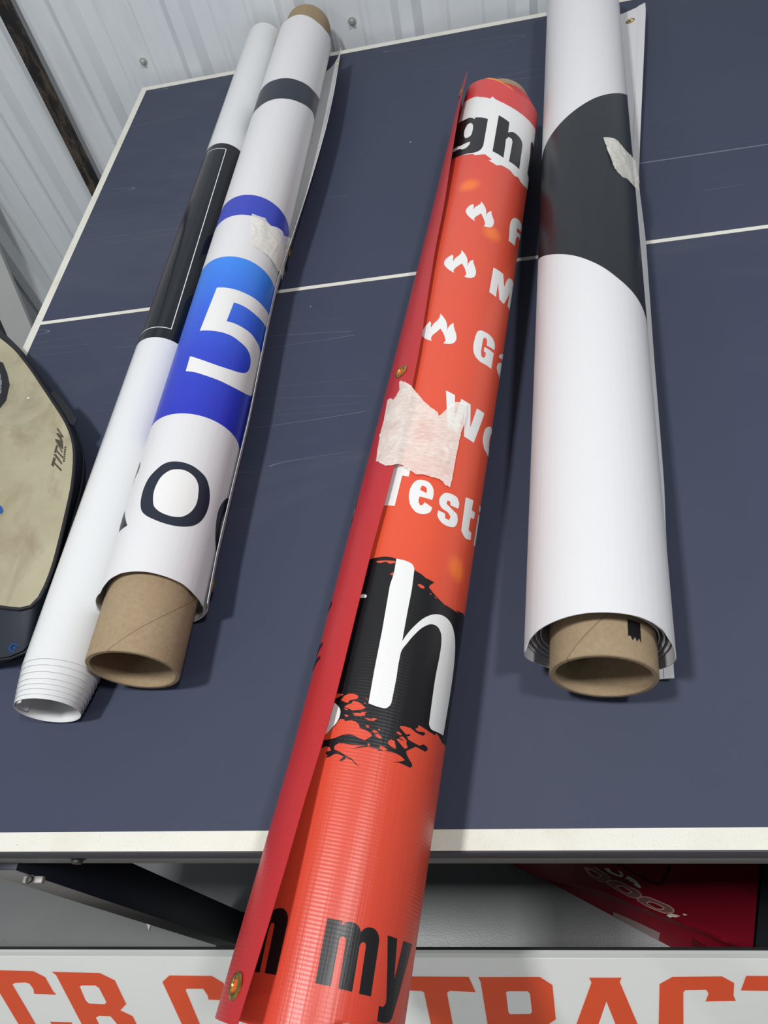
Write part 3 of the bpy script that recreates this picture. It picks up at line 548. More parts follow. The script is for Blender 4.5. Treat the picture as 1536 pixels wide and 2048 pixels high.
# legs
def leg(x, y, sx=1, sy=1):
    # box post: grey front face, dark blue side faces
    w_, d_ = 0.046, 0.050
    xa, xb = (x, x + w_ * sx); ya, yb_ = (y, y + d_ * sy)
    o = boxo('leg', min(xa, xb), max(xa, xb), min(ya, yb_), max(ya, yb_), 0.012, H - 0.0705, M['leg_dark'], tb, 0.0015)
    me = o.data; me.materials.append(M['rail'])
    for p in me.polygons:
        if p.normal.y * sy < -0.7: p.material_index = 1
    boxo('leg_foot', min(xa, xb) - 0.003, max(xa, xb) + 0.003, min(ya, yb_) - 0.003, max(ya, yb_) + 0.003, 0.0, 0.014, M['rubber'], tb, 0.002)
    return o
leg(0.1514, -0.0035); leg(0.1514, TW - 0.022, 1, -1); leg(TL - 0.16, 0.0145, -1, 1); leg(TL - 0.16, TW - 0.022, -1, -1)
# bracket and bolts on the near rail
br = boxo('bracket', 0.190, 0.212, -0.0105, -0.0037, H - 0.102, H - 0.096, M['rail'], tb, 0.0012)
def bolt(name, P, N, r, parent, m='bolt'):
    V, Fc = lathe([(0.0001, r * 0.7), (r * 0.62, r * 0.65), (r * 0.72, r * 0.5), (r * 0.72, r * 0.15), (r, r * 0.12), (r, 0)], 12)
    return mesh_obj(name, place(V, P, N), Fc, M[m], parent, True, None, 35)
bolt('bolt', (0.199, -0.0075, H - 0.096), (0, 0, 1), 0.0050, tb)
bolt('bolt', (0.277, 0.003, H - 0.045), (0, -1, 0), 0.0075, tb); bolt('bolt', (1.21, 0.003, H - 0.045), (0, -1, 0), 0.0075, tb)

# ================================================================= ROLL A : glossy film
ra = empty('film_roll', FA.A - FA.D * 0.14 - Vector((0, 0, FA.r)), 'thin glossy white film roll with a black band, leftmost roll on the table', 'roll')
def fullwrap(name, fr, t0f, t1f, mat, parent, r=None, ox=0, oz=0, th=0.0005, nu=120, nv=4):
    rr = r or fr.r
    def fn(u, v):
        a = -pi + 2 * pi * u; a0 = t0f(a); return fr.p(a, a0 + (t1f(a) - a0) * v, rr, ox, oz), fr.n(a)
    return sheet(name, fn, nu, nv, th, mat, parent, lambda u, v: ((-pi + 2 * pi * u) * rr, t0f(-pi + 2 * pi * u) + (t1f(-pi + 2 * pi * u) - t0f(-pi + 2 * pi * u)) * v))
rings = [-.1450, -.1507, -.1570, -.1632, -.1680, -.1724, -.1770, -.1812]
for k, tr_ in enumerate(rings):
    rk = FA.r - 0.00085 * k
    fullwrap('outer_wrap' if k == 0 else 'inner_wrap', FA, lambda a, q=tr_: q + 0.0010 * sin(a + 0.4), lambda a, q=k: 1.2355 - 0.004 * q + 0.002 * cos(a), M['film'] if k == 0 else M['film_white'], ra, rk,
             -0.00045 * k, -0.0003 * k if k else 0.0)
def curl(u, v):
    a = radians(-100 + 78 * u); r = FA.r - 0.0068 - 0.0038 * sin(pi * 0.5 * (1 - u)) ** 2
    t0 = -0.1835 + 0.004 * (1 - u)
    return FA.p(a, t0 + 0.25 * v, r, -0.0028, -0.0024), FA.n(a)
sheet('inner_curl', curl, 20, 4, 0.0004, M['film_white'], ra)

# ================================================================= ROLL B : blue and white banner on a core
rb = empty('banner_roll', FB.A - FB.D * 0.15 - Vector((0, 0, FB.r)), 'blue and white banner roll on a brown tube, printed with a white 5', 'banner', 'rolled vinyl banners')
BN = [(-1.0, -.089), (-.68, -.0891), (-.66, -.0852), (-.455, -.078), (-.18, -.0742), (.095, -.0731), (.35, -.0728), (.67, -.0736), (1.04, -.0746), (1.37, -.0777), (1.74, -.079), (2.05, -.0769)]
BF = [(-1.6, 1.170), (-.95, 1.1673), (-.46, 1.1524), (-.14, 1.1542), (.14, 1.1537), (.46, 1.1497), (.8, 1.1451), (1.16, 1.1474), (1.48, 1.1581)]
bs = fullwrap('banner_sheet', FB, lambda a: interp(BN, a), lambda a: interp(BF, a), M['blue_banner'], rb, nv=8)
tube('cardboard_core', FB, .0442, .0392, -.1515, 1.2215, M['card'], rb)
spiral('inner_wraps', FB, .0447, .0508, 6, -.066, 1.13, .00045, M['white_vinyl'], rb, rec=lambda u, a: 0.004 * (1 - u))
for (nm, c_, ly, poly) in PR['B']: decal(nm, FB, poly, 0.00008 + 0.00009 * (ly - 1), M['blue_banner' if nm == 'x' else c_], bs)
decal('printed_band', FB, [(-1100, 9060), (-700, 9040), (-338, 9017), (-33, 9000), (205, 9050), (359, 9090), (673, 9230), (860, 9400), (980, 9560), (980, 8800), (755, 8690), (456, 8470), (246, 8370), (20, 8297), (-250, 8222), (-488, 8270), (-1100, 8300)], 0.00008, M['N'], bs)
# free end standing at the right of roll B
BE = [(-.07, .0575), (-.027, .0550), (.0, .0552), (.1, .0560), (.17, .0574), (.22, .0562), (.27, .0550), (.35, .0532), (.43, .0530), (.475, .0575), (.56, .0638), (.646, .0700), (.731, .0747), (.839, .0790), (.96, .0795), (1.143, .0749)]
def flapB(u, v):
    t_ = -.078 + (1.128 + .078) * v
    xe = smt(BE, t_); ze = 0.045 - 0.0516
    the = atan2(xe, ze); re = sqrt(xe * xe + ze * ze)
    a = pi + (the - pi) * u; k = (pi - a) / (pi - the)
    r = 0.0521 + (re - 0.0521) * k ** 1.7
    rmax = 0.0513 / max(0.05, -cos(a)) if cos(a) < -0.3 else 9
    return FB.p(a, t_, min(r, rmax) if r > 0.0521 else r, 0, 0.0004), FB.n(a)
fb = sheet('free_flap', flapB, 16, 40, 0.0006, M['white_vinyl'], rb)
for t_, k_ in ((.505, .88), (-.048, .80), (1.09, .86)):
    p_, n_ = flapB(k_, (t_ + .078) / 1.206); grommet(rb, p_ + n_ * 0.0006, n_)
tB = tape_patch('masking_tape', FB, TAPE['B'], .0516, lambda a, t_: .0518 + 0.004 * smooth((a - .9) / .5), rb, 3.0)

# ================================================================= ROLL C : orange-red banner
rc = empty('banner_roll', FC.A - FC.D * 0.43 - Vector((0, 0, FC.r)), 'orange-red banner roll with white flames and lettering, hanging over the near table edge', 'banner', 'rolled vinyl banners')
CE = [(-1.7, .800), (-1.22, .7968), (-.85, .7755), (-.58, .7639), (-.32, .7540), (-.10, .7441), (.12, .7338), (.33, .7235), (.55, .7177), (.73, .7180), (1.0, .7239), (1.25, .7300), (1.55, .740), (3.1, .78)]
cs = fullwrap('banner_sheet', FC, lambda a: -.4340, lambda a: interp(CE, a), M['orange'], rc, nv=8, nu=160)
CO = [(-3.2, .76), (-.5, .7626), (-.22, .7567), (0, .7471), (.22, .7346), (.47, .7254), (.6, .7188), (3.1, .72)]
fullwrap('inner_wrap', FC, lambda a: -.4330, lambda a: interp(CO, a), simple('amber_banner_vinyl', (232, 140, 52), .4), rc, .0570, nv=2, th=0.0006)
spiral('inner_wraps', FC, .0447, .0562, 7, -.431, .742, .0006, M['red_flap'], rc)
tube('cardboard_core', FC, .0440, .0392, -.4365, .777, M['card'], rc)
for (nm, c_, ly, poly) in PR['C']: decal(nm, FC, poly, 0.00008 + 0.00009 * (ly - 1), M['orange' if c_ == 'O' else c_], cs)
TE = [(-.4345, -16.9), (-.40, -15.5), (-.36, -15.7), (-.33, -16.2), (-.296, -17.2), (-.26, -17.6), (-.225, -16.6), (-.18, -16.6), (-.083, -16.0), (-.036, -14.2), (.027, -13.0), (.115, -14.2), (.165, -15.6), (.246, -20.4), (.339, -25.4), (.442, -28.2), (.56, -33.8), (.70, -40.8), (.79, -41.0)]
RE = [(-.4345, .0860), (-.40, .0840), (-.36, .0795), (-.33, .0757), (-.296, .0720), (-.26, .0665), (-.2, .0648), (.24, .0640), (.34, .0650), (.44, .0660), (.56, .0690), (.70, .0712), (.79, .0720)]
def flap_r(a, t_):
    te = radians(smt(TE, t_)); re = smt(RE, t_)
    k = max(0.0, (a + pi * 0.62) / (te + pi * 0.62)); return .0605 + (re - .0605) * k ** 2.2
def flapC(u, v):
    t_ = -.4350 + (.7850 + .4350) * v; te = radians(smt(TE, t_)); a = -pi * 1.02 + (te + pi * 1.02) * u
    return FF.p(a, t_, flap_r(a, t_) if a > -pi * .62 else .0605), FF.n(a)
fc = sheet('free_flap', flapC, 44, 80, 0.0006, M['red_flap'], rc, lambda u, v: (u * .18, v * 1.2))
for th_, t_, h_ in ((-33.0, .1425, 'orangehole'), (-50, .742, 'darkhole'), (-27.0, -.4155, 'orangehole')):
    a = radians(th_); p1 = FF.p(a, t_, flap_r(a, t_)); p2 = FF.p(a + .02, t_, flap_r(a + .02, t_)); tn = FF.D.cross(p2 - p1).normalized()
    if tn.dot(FF.n(a)) < 0: tn = -tn
    grommet(fc, p1 + tn * .0003, tn, .0082, h_, FF.D)
for c_, q_ in FBITS: decal('printed_fleck', FF, q_, .0004, M[c_], fc, .061, flap_r)
def tape_r(a, t_):
    te = radians(smt(TE, t_)); x = smooth((a - te) / radians(7))
    fr_ = (FF.A - FC.A)
    return (flap_r(min(a, te), t_) + .0002) * (1 - x) + (.0598 + .0006) * x
decal('printed_letter', FC, [(890, 0), (1010, 50), (1010, -310), (885, -360)], .00008, M['W'], cs); decal('printed_letter', FC, [(895, 110), (1010, 150), (1010, 90), (893, 45)], .00008, M['W'], cs)
tape_patch('masking_tape', FF, TAPE['C'], .0622, tape_r, rc, 7.0, 0.0018)

# ================================================================= ROLL D : big white banner with black shape
rd = empty('banner_roll', FD.A - FD.D * 0.2 - Vector((0, 0, FD.r)), 'thick white banner roll with a large black curved shape, rightmost on the table', 'banner', 'rolled vinyl banners')
DN = [(-3.2, -.153), (-2.2, -.157), (-1.35, -.1680), (-1.18, -.1627), (-.91, -.1595), (-.66, -.1576), (-.4, -.1556), (-.18, -.1543), (.04, -.1536), (.26, -.1530), (.49, -.1527), (.71, -.1536), (.92, -.1554), (1.05, -.1590), (1.5, -.1640), (2.2, -.157), (3.2, -.153)]
ds = fullwrap('banner_sheet', FD, lambda a: interp(DN, a), lambda a: 1.130, M['white_vinyl'], rd, nv=8, nu=160, th=.0007)
spiral('inner_wraps', FD, .0450, .0595, 3.6, -.150, 1.12, .0007, M['white_vinyl'], rd, rec=lambda u, a: 0.006 * (1 - u), ph=0.7)
tube('cardboard_core', FD, .0433, .0385, -.1815, 1.185, M['card'], rd, ox=.0038)


decal('printed_shape', FD, DSHAPE, 0.00008, M['D'], ds)
# black tape end on the core
def tapeend():
    P = []
    a0, a1 = 0.0175, 0.0292; tA, tB_ = -.148, -.1655
    P = [(a0, tA), (a1, tA), (a1, tB_)]
    for k in range(1, 6): P.append((a1 - (a1 - a0) * k / 6, tB_ + (0.0035 if k % 2 else 0.0)))
    P += [(a0, tB_ + .003)]
    R = .0433; pts, tr = tri_poly(P, .003); V = [FD.p(a / R, b, R + .0003, .0038) for a, b in pts]
    up = lambda p: (p - FD.A) - FD.D * (p - FD.A).dot(FD.D)
    o = mesh_obj('black_tape_end', V, fixn(V, tr, up), M['K'], rd, True, pts, 80)
tapeend()
DE = [(-.17, .0660), (.0, .0700), (.05, .0725), (.25, .0740), (.47, .0770), (.6, .0745), (.75, .0850), (.92, .0975), (1.13, .1130)]
def flapD(u, v):
    t_ = -.1565 + (1.155 + .1565) * v; xe = smt(DE, t_)
    x = -.012 + (xe + .012) * u; k = max(0, (x - .02) / (xe - .02))
    z = 0.0007 + (0.009 + 0.010 * smooth((t_ - .5) / .5)) * k ** 2
    if u >= 0.999: t_ += 0.0
    p_ = FD.A + FD.D * t_ + FD.E * x; p_.z = H + z + 0.0006
    sl = 2 * (0.009) * k / max(.01, xe - .02)
    return p_, (Vector((0, 0, 1)) - FD.E * sl).normalized()
fd = sheet('free_flap', flapD, 14, 50, 0.0007, M['white_vinyl'], rd)
def hemD(u, v):
    p_, n_ = flapD(0.90 + .1 * u, v); return p_ + n_ * .0009, n_
sheet('flap_hem', hemD, 3, 50, 0.0009, M['white_vinyl'], rd)
for v_ in (.967,):
    p_, n_ = flapD(.80, v_); grommet(fd, p_ + n_ * .0002, n_, .0085)
tape_patch('masking_tape', FD, TAPE['D'], .0608, lambda a, t_: .0611 + .004 * smooth((a - 1.05) / .4), rd, 11.0, 0.0022)

# ================================================================= SIGN on the floor
S0 = Vector((0, -0.0566, H - 0.20)); Sd = Vector((0, -0.5588, -0.8293)); Sn = Vector((0, -0.8293, 0.5588))
sg = empty('sign_board', (0.6, -0.40, 0), 'long white sign with orange block lettering leaning below the near table edge', 'sign')
sx0, sx1 = -0.62, 1.75; hl = 0.672
def htop(x): return .0112 - .0255 * (x - .1)
def bp(x, h, d=0.0): return S0 + Vector((x, 0, 0)) + Sd * h + Sn * d
def board(name, d0, d1, mat, ix=0.0):
    a, b = sx0 + ix, sx1 - ix
    V = [bp(a, htop(a) + ix, d0), bp(b, htop(b) + ix, d0), bp(b, hl - ix, d0), bp(a, hl - ix, d0)] + [bp(a, htop(a) + ix, d1), bp(b, htop(b) + ix, d1), bp(b, hl - ix, d1), bp(a, hl - ix, d1)]
    return mesh_obj(name, V, [[0, 1, 2, 3], [7, 6, 5, 4], [0, 4, 5, 1], [1, 5, 6, 2], [2, 6, 7, 3], [3, 7, 4, 0]], mat, sg)
board('sign_back', -.0075, -.0040, M['sign_core']); board('sign_panel', -.0039, -.0004, M['sign_edge']); face = board('sign_face', -.0003, 0.0, M['sign'], .006)
MID = 0.0965 + .0
def poly_on(name, P, off, mat, par, fn):
    pts, tr = tri_poly(P, 0); V = [fn(a, b, off) for a, b in pts]
    return mesh_obj(name, V, fixn(V, tr, lambda p: Sn), mat, par)
def grow(P, d):
    # outline offset outward by d
    n = len(P); ar = sum(P[i][0] * P[(i + 1) % n][1] - P[(i + 1) % n][0] * P[i][1] for i in range(n)); sg_ = 1 if ar > 0 else -1
    out = []
    for i in range(n):
        a, b, c = Vector(P[i - 1]), Vector(P[i]), Vector(P[(i + 1) % n])
        e1 = (b - a); e2 = (c - b)
        if e1.length < 1e-9 or e2.length < 1e-9: out.append(P[i]); continue
        e1.normalize(); e2.normalize(); n1 = Vector((e1.y, -e1.x)) * sg_; n2 = Vector((e2.y, -e2.x)) * sg_
        m_ = n1 + n2
        if m_.length < 1e-3: m_ = n1
        m_.normalize(); k = d / max(0.5, m_.dot(n1)); out.append(tuple(b + m_ * k))
    return out
def sletter(P, holes=()):
    P = [(a * 1e-4, b * 1e-4) for a, b in P]
    o = poly_on('sign_letter', grow(P, .0011), .0001, M['sign_halo'], face, bp)
    poly_on('letter_fill', P, .0003, M['sign_orange'], sg, bp)
    for h in holes:
        h = [(a * 1e-4, b * 1e-4) for a, b in h]; poly_on('letter_counter', h, .0005, M['sign'], sg, bp)
mir = lambda P, m2=1952: [(a + int((m2 - 2 * b) * 0.0) , m2 - b) for a, b in P]
SG = SIGN
hgt = 1560   # foot of the letters, 0.1 mm down the board
def legs_to(P, lo=None): return P
def stem(x0, x1, y0, y1): return [(x0, y0), (x1, y0), (x1, y1), (x0, y1)]
sletter([(850, 500), (891, 381), (1429, 382), (1546, 470), (1575, 689), (1597, 742), (1323, 741), (1338, 666), (1316, 581), (1273, 563), (1131, 576), (1093, 602), (1183, 1243), (1215, 1345), (1290, 1365), (1380, 1350), (1409, 1290), (1379, 1192), (1659, 1185), (1652, 1219), (1680, 1440), (1580, 1560), (1060, 1560), (990, 1470), (957, 1255)])
sletter(SG['B2'][:7] + [(2500, 1440), (2420, 1560), (1850, 1560)] + SG['B2'][7:], (SG['B2h'], [(1990, 1087), (2037, 1059), (2181, 1060), (2220, 1163), (2245, 1330), (2210, 1370), (2050, 1370), (2015, 1330)]))
sletter(SG['C3'][:11] + [(3255, 1320), (3290, 1370), (3480, 1370), (3500, 1330), (3500, 1220), (3760, 1220), (3770, 1440), (3660, 1560), (3150, 1560), (3050, 1470)] + SG['C3'][11:])
sletter([(3870, 560), (3950, 480), (4440, 475), (4530, 570), (4540, 1440), (4450, 1560), (3960, 1560), (3880, 1440)], ([(4110, 640), (4300, 640), (4300, 1390), (4110, 1390)],))
sletter([(4650, 400), (4890, 395), (5040, 900), (5040, 390), (5250, 385), (5260, 1560), (5060, 1560), (4860, 960), (4860, 1560), (4660, 1560)])
sletter([(5330, 500), (5350, 319), (6299, 292), (6350, 506), (6090, 496), (6056, 527), (6069, 985), (6090, 1560), (5860, 1560), (5839, 997), (5820, 528), (5797, 512)])
sletter(SG['R5'][:5] + [(7080, 1000), (7120, 1100), (7150, 1560), (6930, 1560), (6900, 1060), (6680, 1060), (6690, 1560), (6460, 1560)] + SG['R5'][5:], (SG['R5h'],))
sletter(SG['A6'][:4] + [(8060, 1560), (7850, 1560), (7810, 1320), (7530, 1330), (7440, 1560), (7220, 1560)] + SG['A6'][7:], ([(7631, 579), (7711, 900), (7780, 1150), (7580, 1160), (7544, 908)],))
sletter(SG['C7'][:11] + [(8360, 1320), (8400, 1370), (8560, 1370), (8590, 1330), (8590, 1220), (8840, 1220), (8840, 1450), (8740, 1560), (8230, 1560), (8130, 1470)] + SG['C7'][12:])
sletter([(8877, 377), (8919, 184), (9780, 160), (9830, 360), (9500, 366), (9510, 1560), (9270, 1560), (9250, 372)])

# ================================================================= GENERATOR under the table
G0 = Vector((.6994, .1046, 0.0)); gg = Vector((.204, -.105, 0)).normalized(); gn = Vector((gg.y, -gg.x, 0)); ph = radians(25)
gup = Vector((0, 0, cos(ph))) - gn * sin(ph); gnn = gg.cross(gup)
if gnn.dot(gn) < 0: gnn = -gnn
def gp(a, h, d=0.0): return G0 + gg * a + gup * h + gnn * d
gr = empty('generator', G0 + gg * .1 - gn * .15, 'dark red portable generator standing on the floor under the table', 'generator')
CR = [(-.15, .006), (.0053, .0119), (.1007, .0537), (.2271, .0813), (.2962, .0921), (.36, .098)]
XB = lambda h: .3199 - .0230 * 0 - (h - .0986) * .235 if h > .0986 else .3199 + (.0986 - h) * .1
def gd(a, h):
    hc = interp(CR, a); k = smooth((h - (hc - .012)) / .014)
    top = .0 - .10 * smooth((h - .24) / .22) ** 2
    rid = .0022 * math.exp(-((h - hc - .004) / .006) ** 2)
    return -.007 * (1 - k) + rid + top * 0.6
def gbody(name, a0f, a1f, mat, ext=0.0):
    hs = [0.004, .008, .014, .02, .028, .036, .044, .052, .060, .068, .076, .084, .092, .1, .11, .13, .16, .2, .24, .28, .32, .36, .40]
    nA = 44; V = []; Fc = []
    for h in hs:
        for i in range(nA + 1):
            a = a0f(h) + (a1f(h) - a0f(h)) * i / nA; V.append(gp(a, h, gd(a, h) + ext))
    # over the top and down the back
    rows = len(hs)
    ztop = V[-1].z
    for (dep, z) in ((.05, ztop + .035), (.12, ztop + .05), (.20, ztop + .035), (.27, ztop - .04), (.30, ztop - .2), (.30, 0.004)):
        for i in range(nA + 1):
            a = a0f(.38) + (a1f(.38) - a0f(.38)) * i / nA
            b = G0 + gg * a - gn * (dep + .04); V.append(Vector((b.x, b.y, z)))
        rows += 1
    for r_ in range(rows - 1):
        for i in range(nA):
            p_ = r_ * (nA + 1) + i; Fc.append([p_, p_ + 1, p_ + nA + 2, p_ + nA + 1])
    Fc.append([r_ * (nA + 1) for r_ in range(rows)][::-1]); Fc.append([r_ * (nA + 1) + nA for r_ in range(rows)])
    Fc.append([i for i in range(nA + 1)][::-1] + [(rows - 1) * (nA + 1) + i for i in range(nA + 1)])
    return mesh_obj(name, V, Fc, mat, gr, True, None, 40)
body_ = gbody('housing', lambda h: -.12 + .1 * max(0, h - .1), lambda h: XB(h), M['gen_red'])
gbody('end_cover', lambda h: XB(h) + .0035, lambda h: .415 - .12 * max(0, h - .1), M['gen_black'], -.0005)
gbody('end_cover', lambda h: -.175 + .1 * max(0, h - .1), lambda h: -.1235 + .1 * max(0, h - .1), M['gen_black'], -.0005)
def gprint(name, P, off, mat, par=None):
    P = [(a * 1e-4, b * 1e-4) for a, b in P]
    if 'digit' in name: P = curve(P)
    pts, tr = tri_poly(P, .006)
    V = [gp(a, b, gd(a, b) + off) for a, b in pts]
    return mesh_obj(name, V, fixn(V, tr, lambda p: gnn), mat, par or body_)
g0 = lambda k, d: [(a * 1e4, b * 1e4) for a, b in grow([(x * 1e-4, y * 1e-4) for x, y in GEN[k]], d)]
for k in ('0a', '0b', '0c'):
    gprint('printed_digit', g0(k, .0006), .0004, M['gen_line']); gprint('digit_fill', g0(k, -.0010), .0006, M['gen_num'])
    gprint('digit_outline', g0(k + 'i', .0006), .0008, M['gen_line']); gprint('digit_counter', g0(k + 'i', -.0010), .0010, M['gen_red'])
GD = [(-380, 840), (-40, 840), (-150, 1000)]
for k in ('i', 'dot', 'D', 'A'): gprint('printed_letter', GEN[k], .0004, M['gen_letter'])
gprint('label_strip', [(1300, 160), (1318, 40), (2052, 40), (2030, 245), (1680, 215)], .0004, M['gen_strip'])
def gline(P, wd, off, mat, name='panel_seam'):
    P = [Vector((a * 1e-4, b * 1e-4)) for a, b in P]; L_ = []; R_ = []
    for i, p_ in enumerate(P):
        d_ = (P[min(i + 1, len(P) - 1)] - P[max(i - 1, 0)]).normalized(); n_ = Vector((-d_.y, d_.x)) * wd
        L_.append(tuple((p_ + n_) * 1e4)); R_.append(tuple((p_ - n_) * 1e4))
    return gprint(name, L_ + R_[::-1], off, mat)
gline([(600, 1440), (1274, 1411), (1650, 1380), (1735, 1398), (1775, 1450), (1790, 1666), (1788, 1950)], .0016, .0004, M['seam'])
for k in range(6): gline([(2440 + k * 20, 520 - k * 62), (2700, 470 - k * 60), (3120 , 560 - k * 62)], .0011, .0004, M['seam'], 'vent_slot')

# ================================================================= COOLER BAG
bgo = empty('cooler_bag', (0.02, 0.42, H), 'beige and navy soft cooler bag lying at the left table edge', 'bag')
def bl(k): return [(a * 1e-4, b * 1e-4) for a, b in BAG[k]]
def close_left(P, dx=0.0):
    # continue the outline round the far side, out of view
    a, b = P[0], P[-1]
    return P + [(b[0] - .10, b[1] + .03), (b[0] - .19 , b[1] + .12), (a[0] - .13, a[1] - .22), (a[0] - .09, a[1] - .07)]
rings_ = [(close_left(bl('base')), .0010), (close_left(bl('base')), .008), (close_left(bl('mid')), .03), (close_left(bl('face')), .050)]
N_ = len(rings_[0][0])
def resamp(P, n=96):
    L_ = [0]
    for i in range(len(P)): L_.append(L_[-1] + (Vector(P[(i + 1) % len(P)]) - Vector(P[i])).length)
    out = []
    for k in range(n):
        s_ = L_[-1] * k / n; i = max(j for j in range(len(P)) if L_[j] <= s_); f = (s_ - L_[i]) / (L_[i + 1] - L_[i])
        out.append(Vector(P[i]) * (1 - f) + Vector(P[(i + 1) % len(P)]) * f)
    for _ in range(1): out = [(out[i - 1] + out[i] * 2 + out[(i + 1) % n]) / 4 for i in range(n)]
    return out
def ringmesh(name, R_, mat, cap=False, sharp=60):
    V = []; Fc = []; n = 96
    for P, z in R_:
        for q in P: V.append(Vector((q[0], q[1], H + z)))
    for k in range(len(R_) - 1):
        for i in range(n): j = (i + 1) % n; Fc.append([k * n + i, k * n + j, (k + 1) * n + j, (k + 1) * n + i])
    if cap: Fc.append([(len(R_) - 1) * n + i for i in range(n)]); Fc.append(list(range(n))[::-1])
    # orientation
    P = R_[0][0]; ar = sum(P[i].x * P[(i + 1) % n].y - P[(i + 1) % n].x * P[i].y for i in range(n))
    if ar < 0: Fc = [f[::-1] for f in Fc]
    return mesh_obj(name, V, Fc, mat, bgo, True, None, sharp)
rs = [(resamp(P), z) for P, z in rings_]
cen = sum((Vector(q) for q in rs[3][0]), Vector((0, 0))) / 96
def shrink(P, k): return [cen + (q - cen) * k for q in P]
ringmesh('gusset', [(shrink(rs[0][0], .96), .0012), rs[1], rs[2], (rs[3][0], .0520), (shrink(rs[3][0], .97), .0525)], M['bag_navy'], True)
def dome(k): return .0535 + .042 * smooth((1 - k) / .8)
fl_ = [(shrink(rs[3][0], k), dome(k) - (.006 if k == 1.0 else 0)) for k in (.999, .99, .97, .93, .86, .75, .6, .45, .3, .15, .05)]
front = ringmesh('front_panel', fl_, M['canvas'], True)
fl_[0] = (fl_[0][0], .050)
# piping along the panel edge and along the back seam
def piping(P, z, r, mat, name='piping'):
    n = len(P); V = []; Fc = []; m_ = 6
    for i in range(n):
        d_ = (P[(i + 1) % n] - P[i - 1]).normalized(); nn = Vector((d_.y, -d_.x, 0))
        for k in range(m_):
            a = 2 * pi * k / m_; V.append(Vector((P[i].x, P[i].y, H + z)) + nn * (r * cos(a)) + Vector((0, 0, r * sin(a))))
    for i in range(n):
        for k in range(m_):
            j = (i + 1) % n; Fc.append([i * m_ + k, j * m_ + k, j * m_ + (k + 1) % m_, i * m_ + (k + 1) % m_])
    return mesh_obj(name, V, Fc, mat, bgo, True, None, 80)
piping(rs[3][0], .0525, .0022, M['bag_black']); piping(rs[2][0], .026, .0018, M['bag_black'])
bm = bmesh.new(); bm.from_mesh(front.data); bmesh.ops.triangulate(bm, faces=bm.faces[:]); bvh = BVHTree.FromBMesh(bm); bm.free()
def bz(x, y, d=.0):
    h = bvh.ray_cast(Vector((x, y, 3)) , Vector((0, 0, -1)))
    return Vector((x, y, (h[0].z if h[0] is not None else H + .052) + d))
def bprint(name, P, off, mat, par, step=.004):
    pts, tr = tri_poly(P, step); V = [bz(a, b, off) for a, b in pts]
    return mesh_obj(name, V, fixn(V, tr, lambda p: Vector((0, 0, 1))), mat, par, True, None, 80)
for q in BAG['titan']: bprint('printed_letter', grow([(a * 1e-4, b * 1e-4) for a, b in q], .0004), .0005, M['bag_print'], front)
pk = bprint('mesh_pocket', [(a - .007, b + .004) for a, b in bl('hole')], .0006, M['bag_black'], front, .008)
bprint('pocket_mesh', [(a - .007, b + .004) for a, b in bl('holei')], .0010, M['bag_mesh'], front, .008)
bprint('printed_dot', bl('dot'), .0006, M['bag_blue'], front)
for k in range(7):   # small line of print beside the name
    f = k / 7; x_ = .1858 + .0 * f; y0 = .4215 - .002 + f * .026
    bprint('printed_line', [(x_ + .003 - f * .006, y0), (x_ + .005 - f * .006, y0), (x_ + .005 - f * .006, y0 + .0026), (x_ + .003 - f * .006, y0 + .0026)], .0005, M['bag_print'], front)
# woven tag at the seam
P = bl('tag'); P = [(a + (.004 if 1 <= i <= 6 else 0), b + (.0025 if 1 <= i <= 6 else 0)) for i, (a, b) in enumerate(P)]; V = [Vector((a, b, H + .047)) for a, b in P] + [Vector((a, b, H + .0455)) for a, b in P]; n = len(P)
Fc = [list(range(n)), [n + i for i in range(n)][::-1]] + [[i, n + i, n + (i + 1) % n, (i + 1) % n] for i in range(n)]
tg = mesh_obj('woven_tag', V, Fc, M['bag_black'], bgo)
def text_mesh(s_, size):
    cu = bpy.data.curves.new('t', 'FONT'); cu.body = s_; cu.size = size; cu.resolution_u = 3
    to = bpy.data.objects.new('t', cu); col.objects.link(to); dg = bpy.context.evaluated_depsgraph_get(); dg.update()
    me = to.evaluated_get(dg).to_mesh(); V = [v.co.copy() for v in me.vertices]; Fc = [list(p.vertices) for p in me.polygons]
    to.evaluated_get(dg).to_mesh_clear(); bpy.data.objects.remove(to, do_unlink=True); bpy.data.curves.remove(cu)
    return V, Fc
a_, b_ = [Vector((x * 1e-4, y * 1e-4, 0)) for x, y in BAG['tagtext']]
def put_text(s_, size, start, dirv, mat, par, z, squeeze=1.0):
    V, Fc = text_mesh(s_, size); w_ = max(v.x for v in V); dv = dirv.normalized(); nv_ = Vector((-dv.y, dv.x, 0)); k = dirv.length / w_
    V = [Vector((start.x, start.y, z)) + dv * (v.x * k) + nv_ * (v.y * squeeze) for v in V]
    return mesh_obj('printed_letter', V, Fc, mat, par)
put_text('ARCTIC ZONE', .0075, a_ + Vector((-.0035, -.004, 0)), (b_ - a_), M['bag_dim'], tg, H + .0473)
# blue marks low on the gusset
def disc(name, x, y, z, r0, r1, mat, par):
    V, Fc = lathe([(r1, 0), (r0, 0)], 20); return mesh_obj(name, place(V, (x, y, z), (0.5, -0.6, 0.6)), Fc, mat, par)
disc('printed_ring', .1935, .1885, H + .034, .0030, .0048, M['bag_blue'], bgo)
V, Fc = lathe([(.0016, 0), (.0001, 0)], 12); mesh_obj('printed_dot', place(V, (.1935, .1885, H + .034), (0.5, -0.6, 0.6)), Fc, M['bag_blue'], bgo)

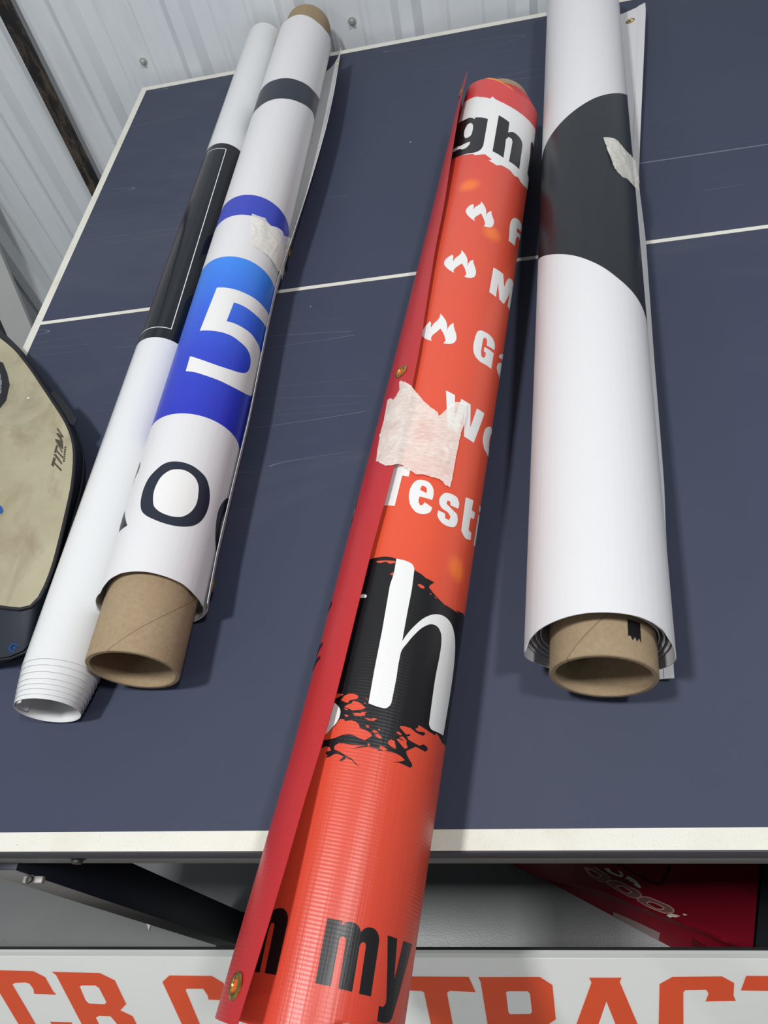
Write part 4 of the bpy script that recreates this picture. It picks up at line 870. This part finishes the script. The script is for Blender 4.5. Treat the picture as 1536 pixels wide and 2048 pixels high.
# ================================================================= HAND at the near end of roll C
pe = empty('person', (0.53, -0.40, H - 0.05), 'person holding the near end of the orange-red roll, only a fingertip in view', 'person')
def hand():
    # frame at the near end of roll C: D = towards the wall
    O = FC.A + FC.D * -.4345
    def q(x, y, z): return FC.A + FC.D * (-.4345 + y) + FC.E * x + Vector((0, 0, z))
    nodes = []; edges = []
    def chain(pts, root):
        prev = root
        for (p_, r_) in pts:
            nodes.append((p_, r_)); edges.append((prev, len(nodes) - 1)) if prev is not None else None
            prev = len(nodes) - 1
        return prev
    nodes.append((q(.045, -.075, -.005), .026)); root = 0
    # arm back towards the viewer, down and right
    chain([(q(.065, -.115, -.02), .026), (q(.085, -.18, -.035), .030), (q(.11, -.27, -.05), .036), (q(.14, -.38, -.06), .043)], root)
    # thumb over the top of the roll
    chain([(q(.050, -.050, .030), .016), (q(.048, -.026, .058), .0115), (q(.0405, -.006, .0695), .0105), (q(.0385, .0098, .0690), .0085)], root)
    # fingers into / under the core
    for k, (dz, dx) in enumerate(((.018, .008), (.002, .0), (-.014, -.008), (-.029, -.018))):
        ln = (1.0, 1.08, 1.0, .82)[k]
        chain([(q(.035 + dx * .3, -.042, dz * .8), .0135), (q(.014 + dx, -.024 , dz), .0098), (q(-.002 + dx, -.006 + .018 * (ln - 1), dz * .9), .0088), (q(-.004 + dx, .016 * ln, dz * .85), .0078)], root)
    me = bpy.data.meshes.new('hand'); me.from_pydata([n_[0] for n_ in nodes], edges, []); me.materials.append(M['skin'])
    o = bpy.data.objects.new('hand', me); col.objects.link(o)
    sk = o.modifiers.new('skin', 'SKIN'); sk.use_smooth_shade = True
    for i, n_ in enumerate(nodes): me.skin_vertices[0].data[i].radius = (n_[1], n_[1])
    me.skin_vertices[0].data[0].use_root = True
    ss = o.modifiers.new('sub', 'SUBSURF'); ss.levels = 2; ss.render_levels = 2
    o.parent = pe; o.matrix_parent_inverse = Matrix.Translation(-Vector(pe.location))
    # sleeve
    A_, B_ = q(.105, -.255, -.048), q(.145, -.40, -.062); d_ = (B_ - A_)
    V, Fc = lathe([(.044, 0), (.046, -.002), (.050, .03), (.056, d_.length * .6), (.058, d_.length), (.0001, d_.length + .004)], 28)
    mesh_obj('sleeve', place(V, A_, d_), Fc, M['shirt'], pe, True, None, 60)
    V, Fc = lathe([(.0001, .0008), (.003, .0007), (.0052, .0002), (.0058, -.0006)], 16)
    mesh_obj('thumbnail', place(V, q(.0385, .0085, .0776), FC.D * .25 + Vector((0, 0, 1))), Fc, M['nail'], pe, True, None, 80)
hand()

# paper scrap on the floor by the table leg
V = [(0.005, 0.0322, 0.0005), (0.0152, 0.0307, 0.0005), (0.0139, 0.0196, 0.003), (0.005, 0.0322, 0.0012), (0.0152, 0.0307, 0.0012), (0.0139, 0.0196, 0.0037)]
sc_ = mesh_obj('paper_scrap', V, [[2, 1, 0], [3, 4, 5], [0, 1, 4, 3], [1, 2, 5, 4], [2, 0, 3, 5]], M['film_white'])
tag(sc_, 'tiny white paper scrap on the grey floor beside the table leg', 'paper')
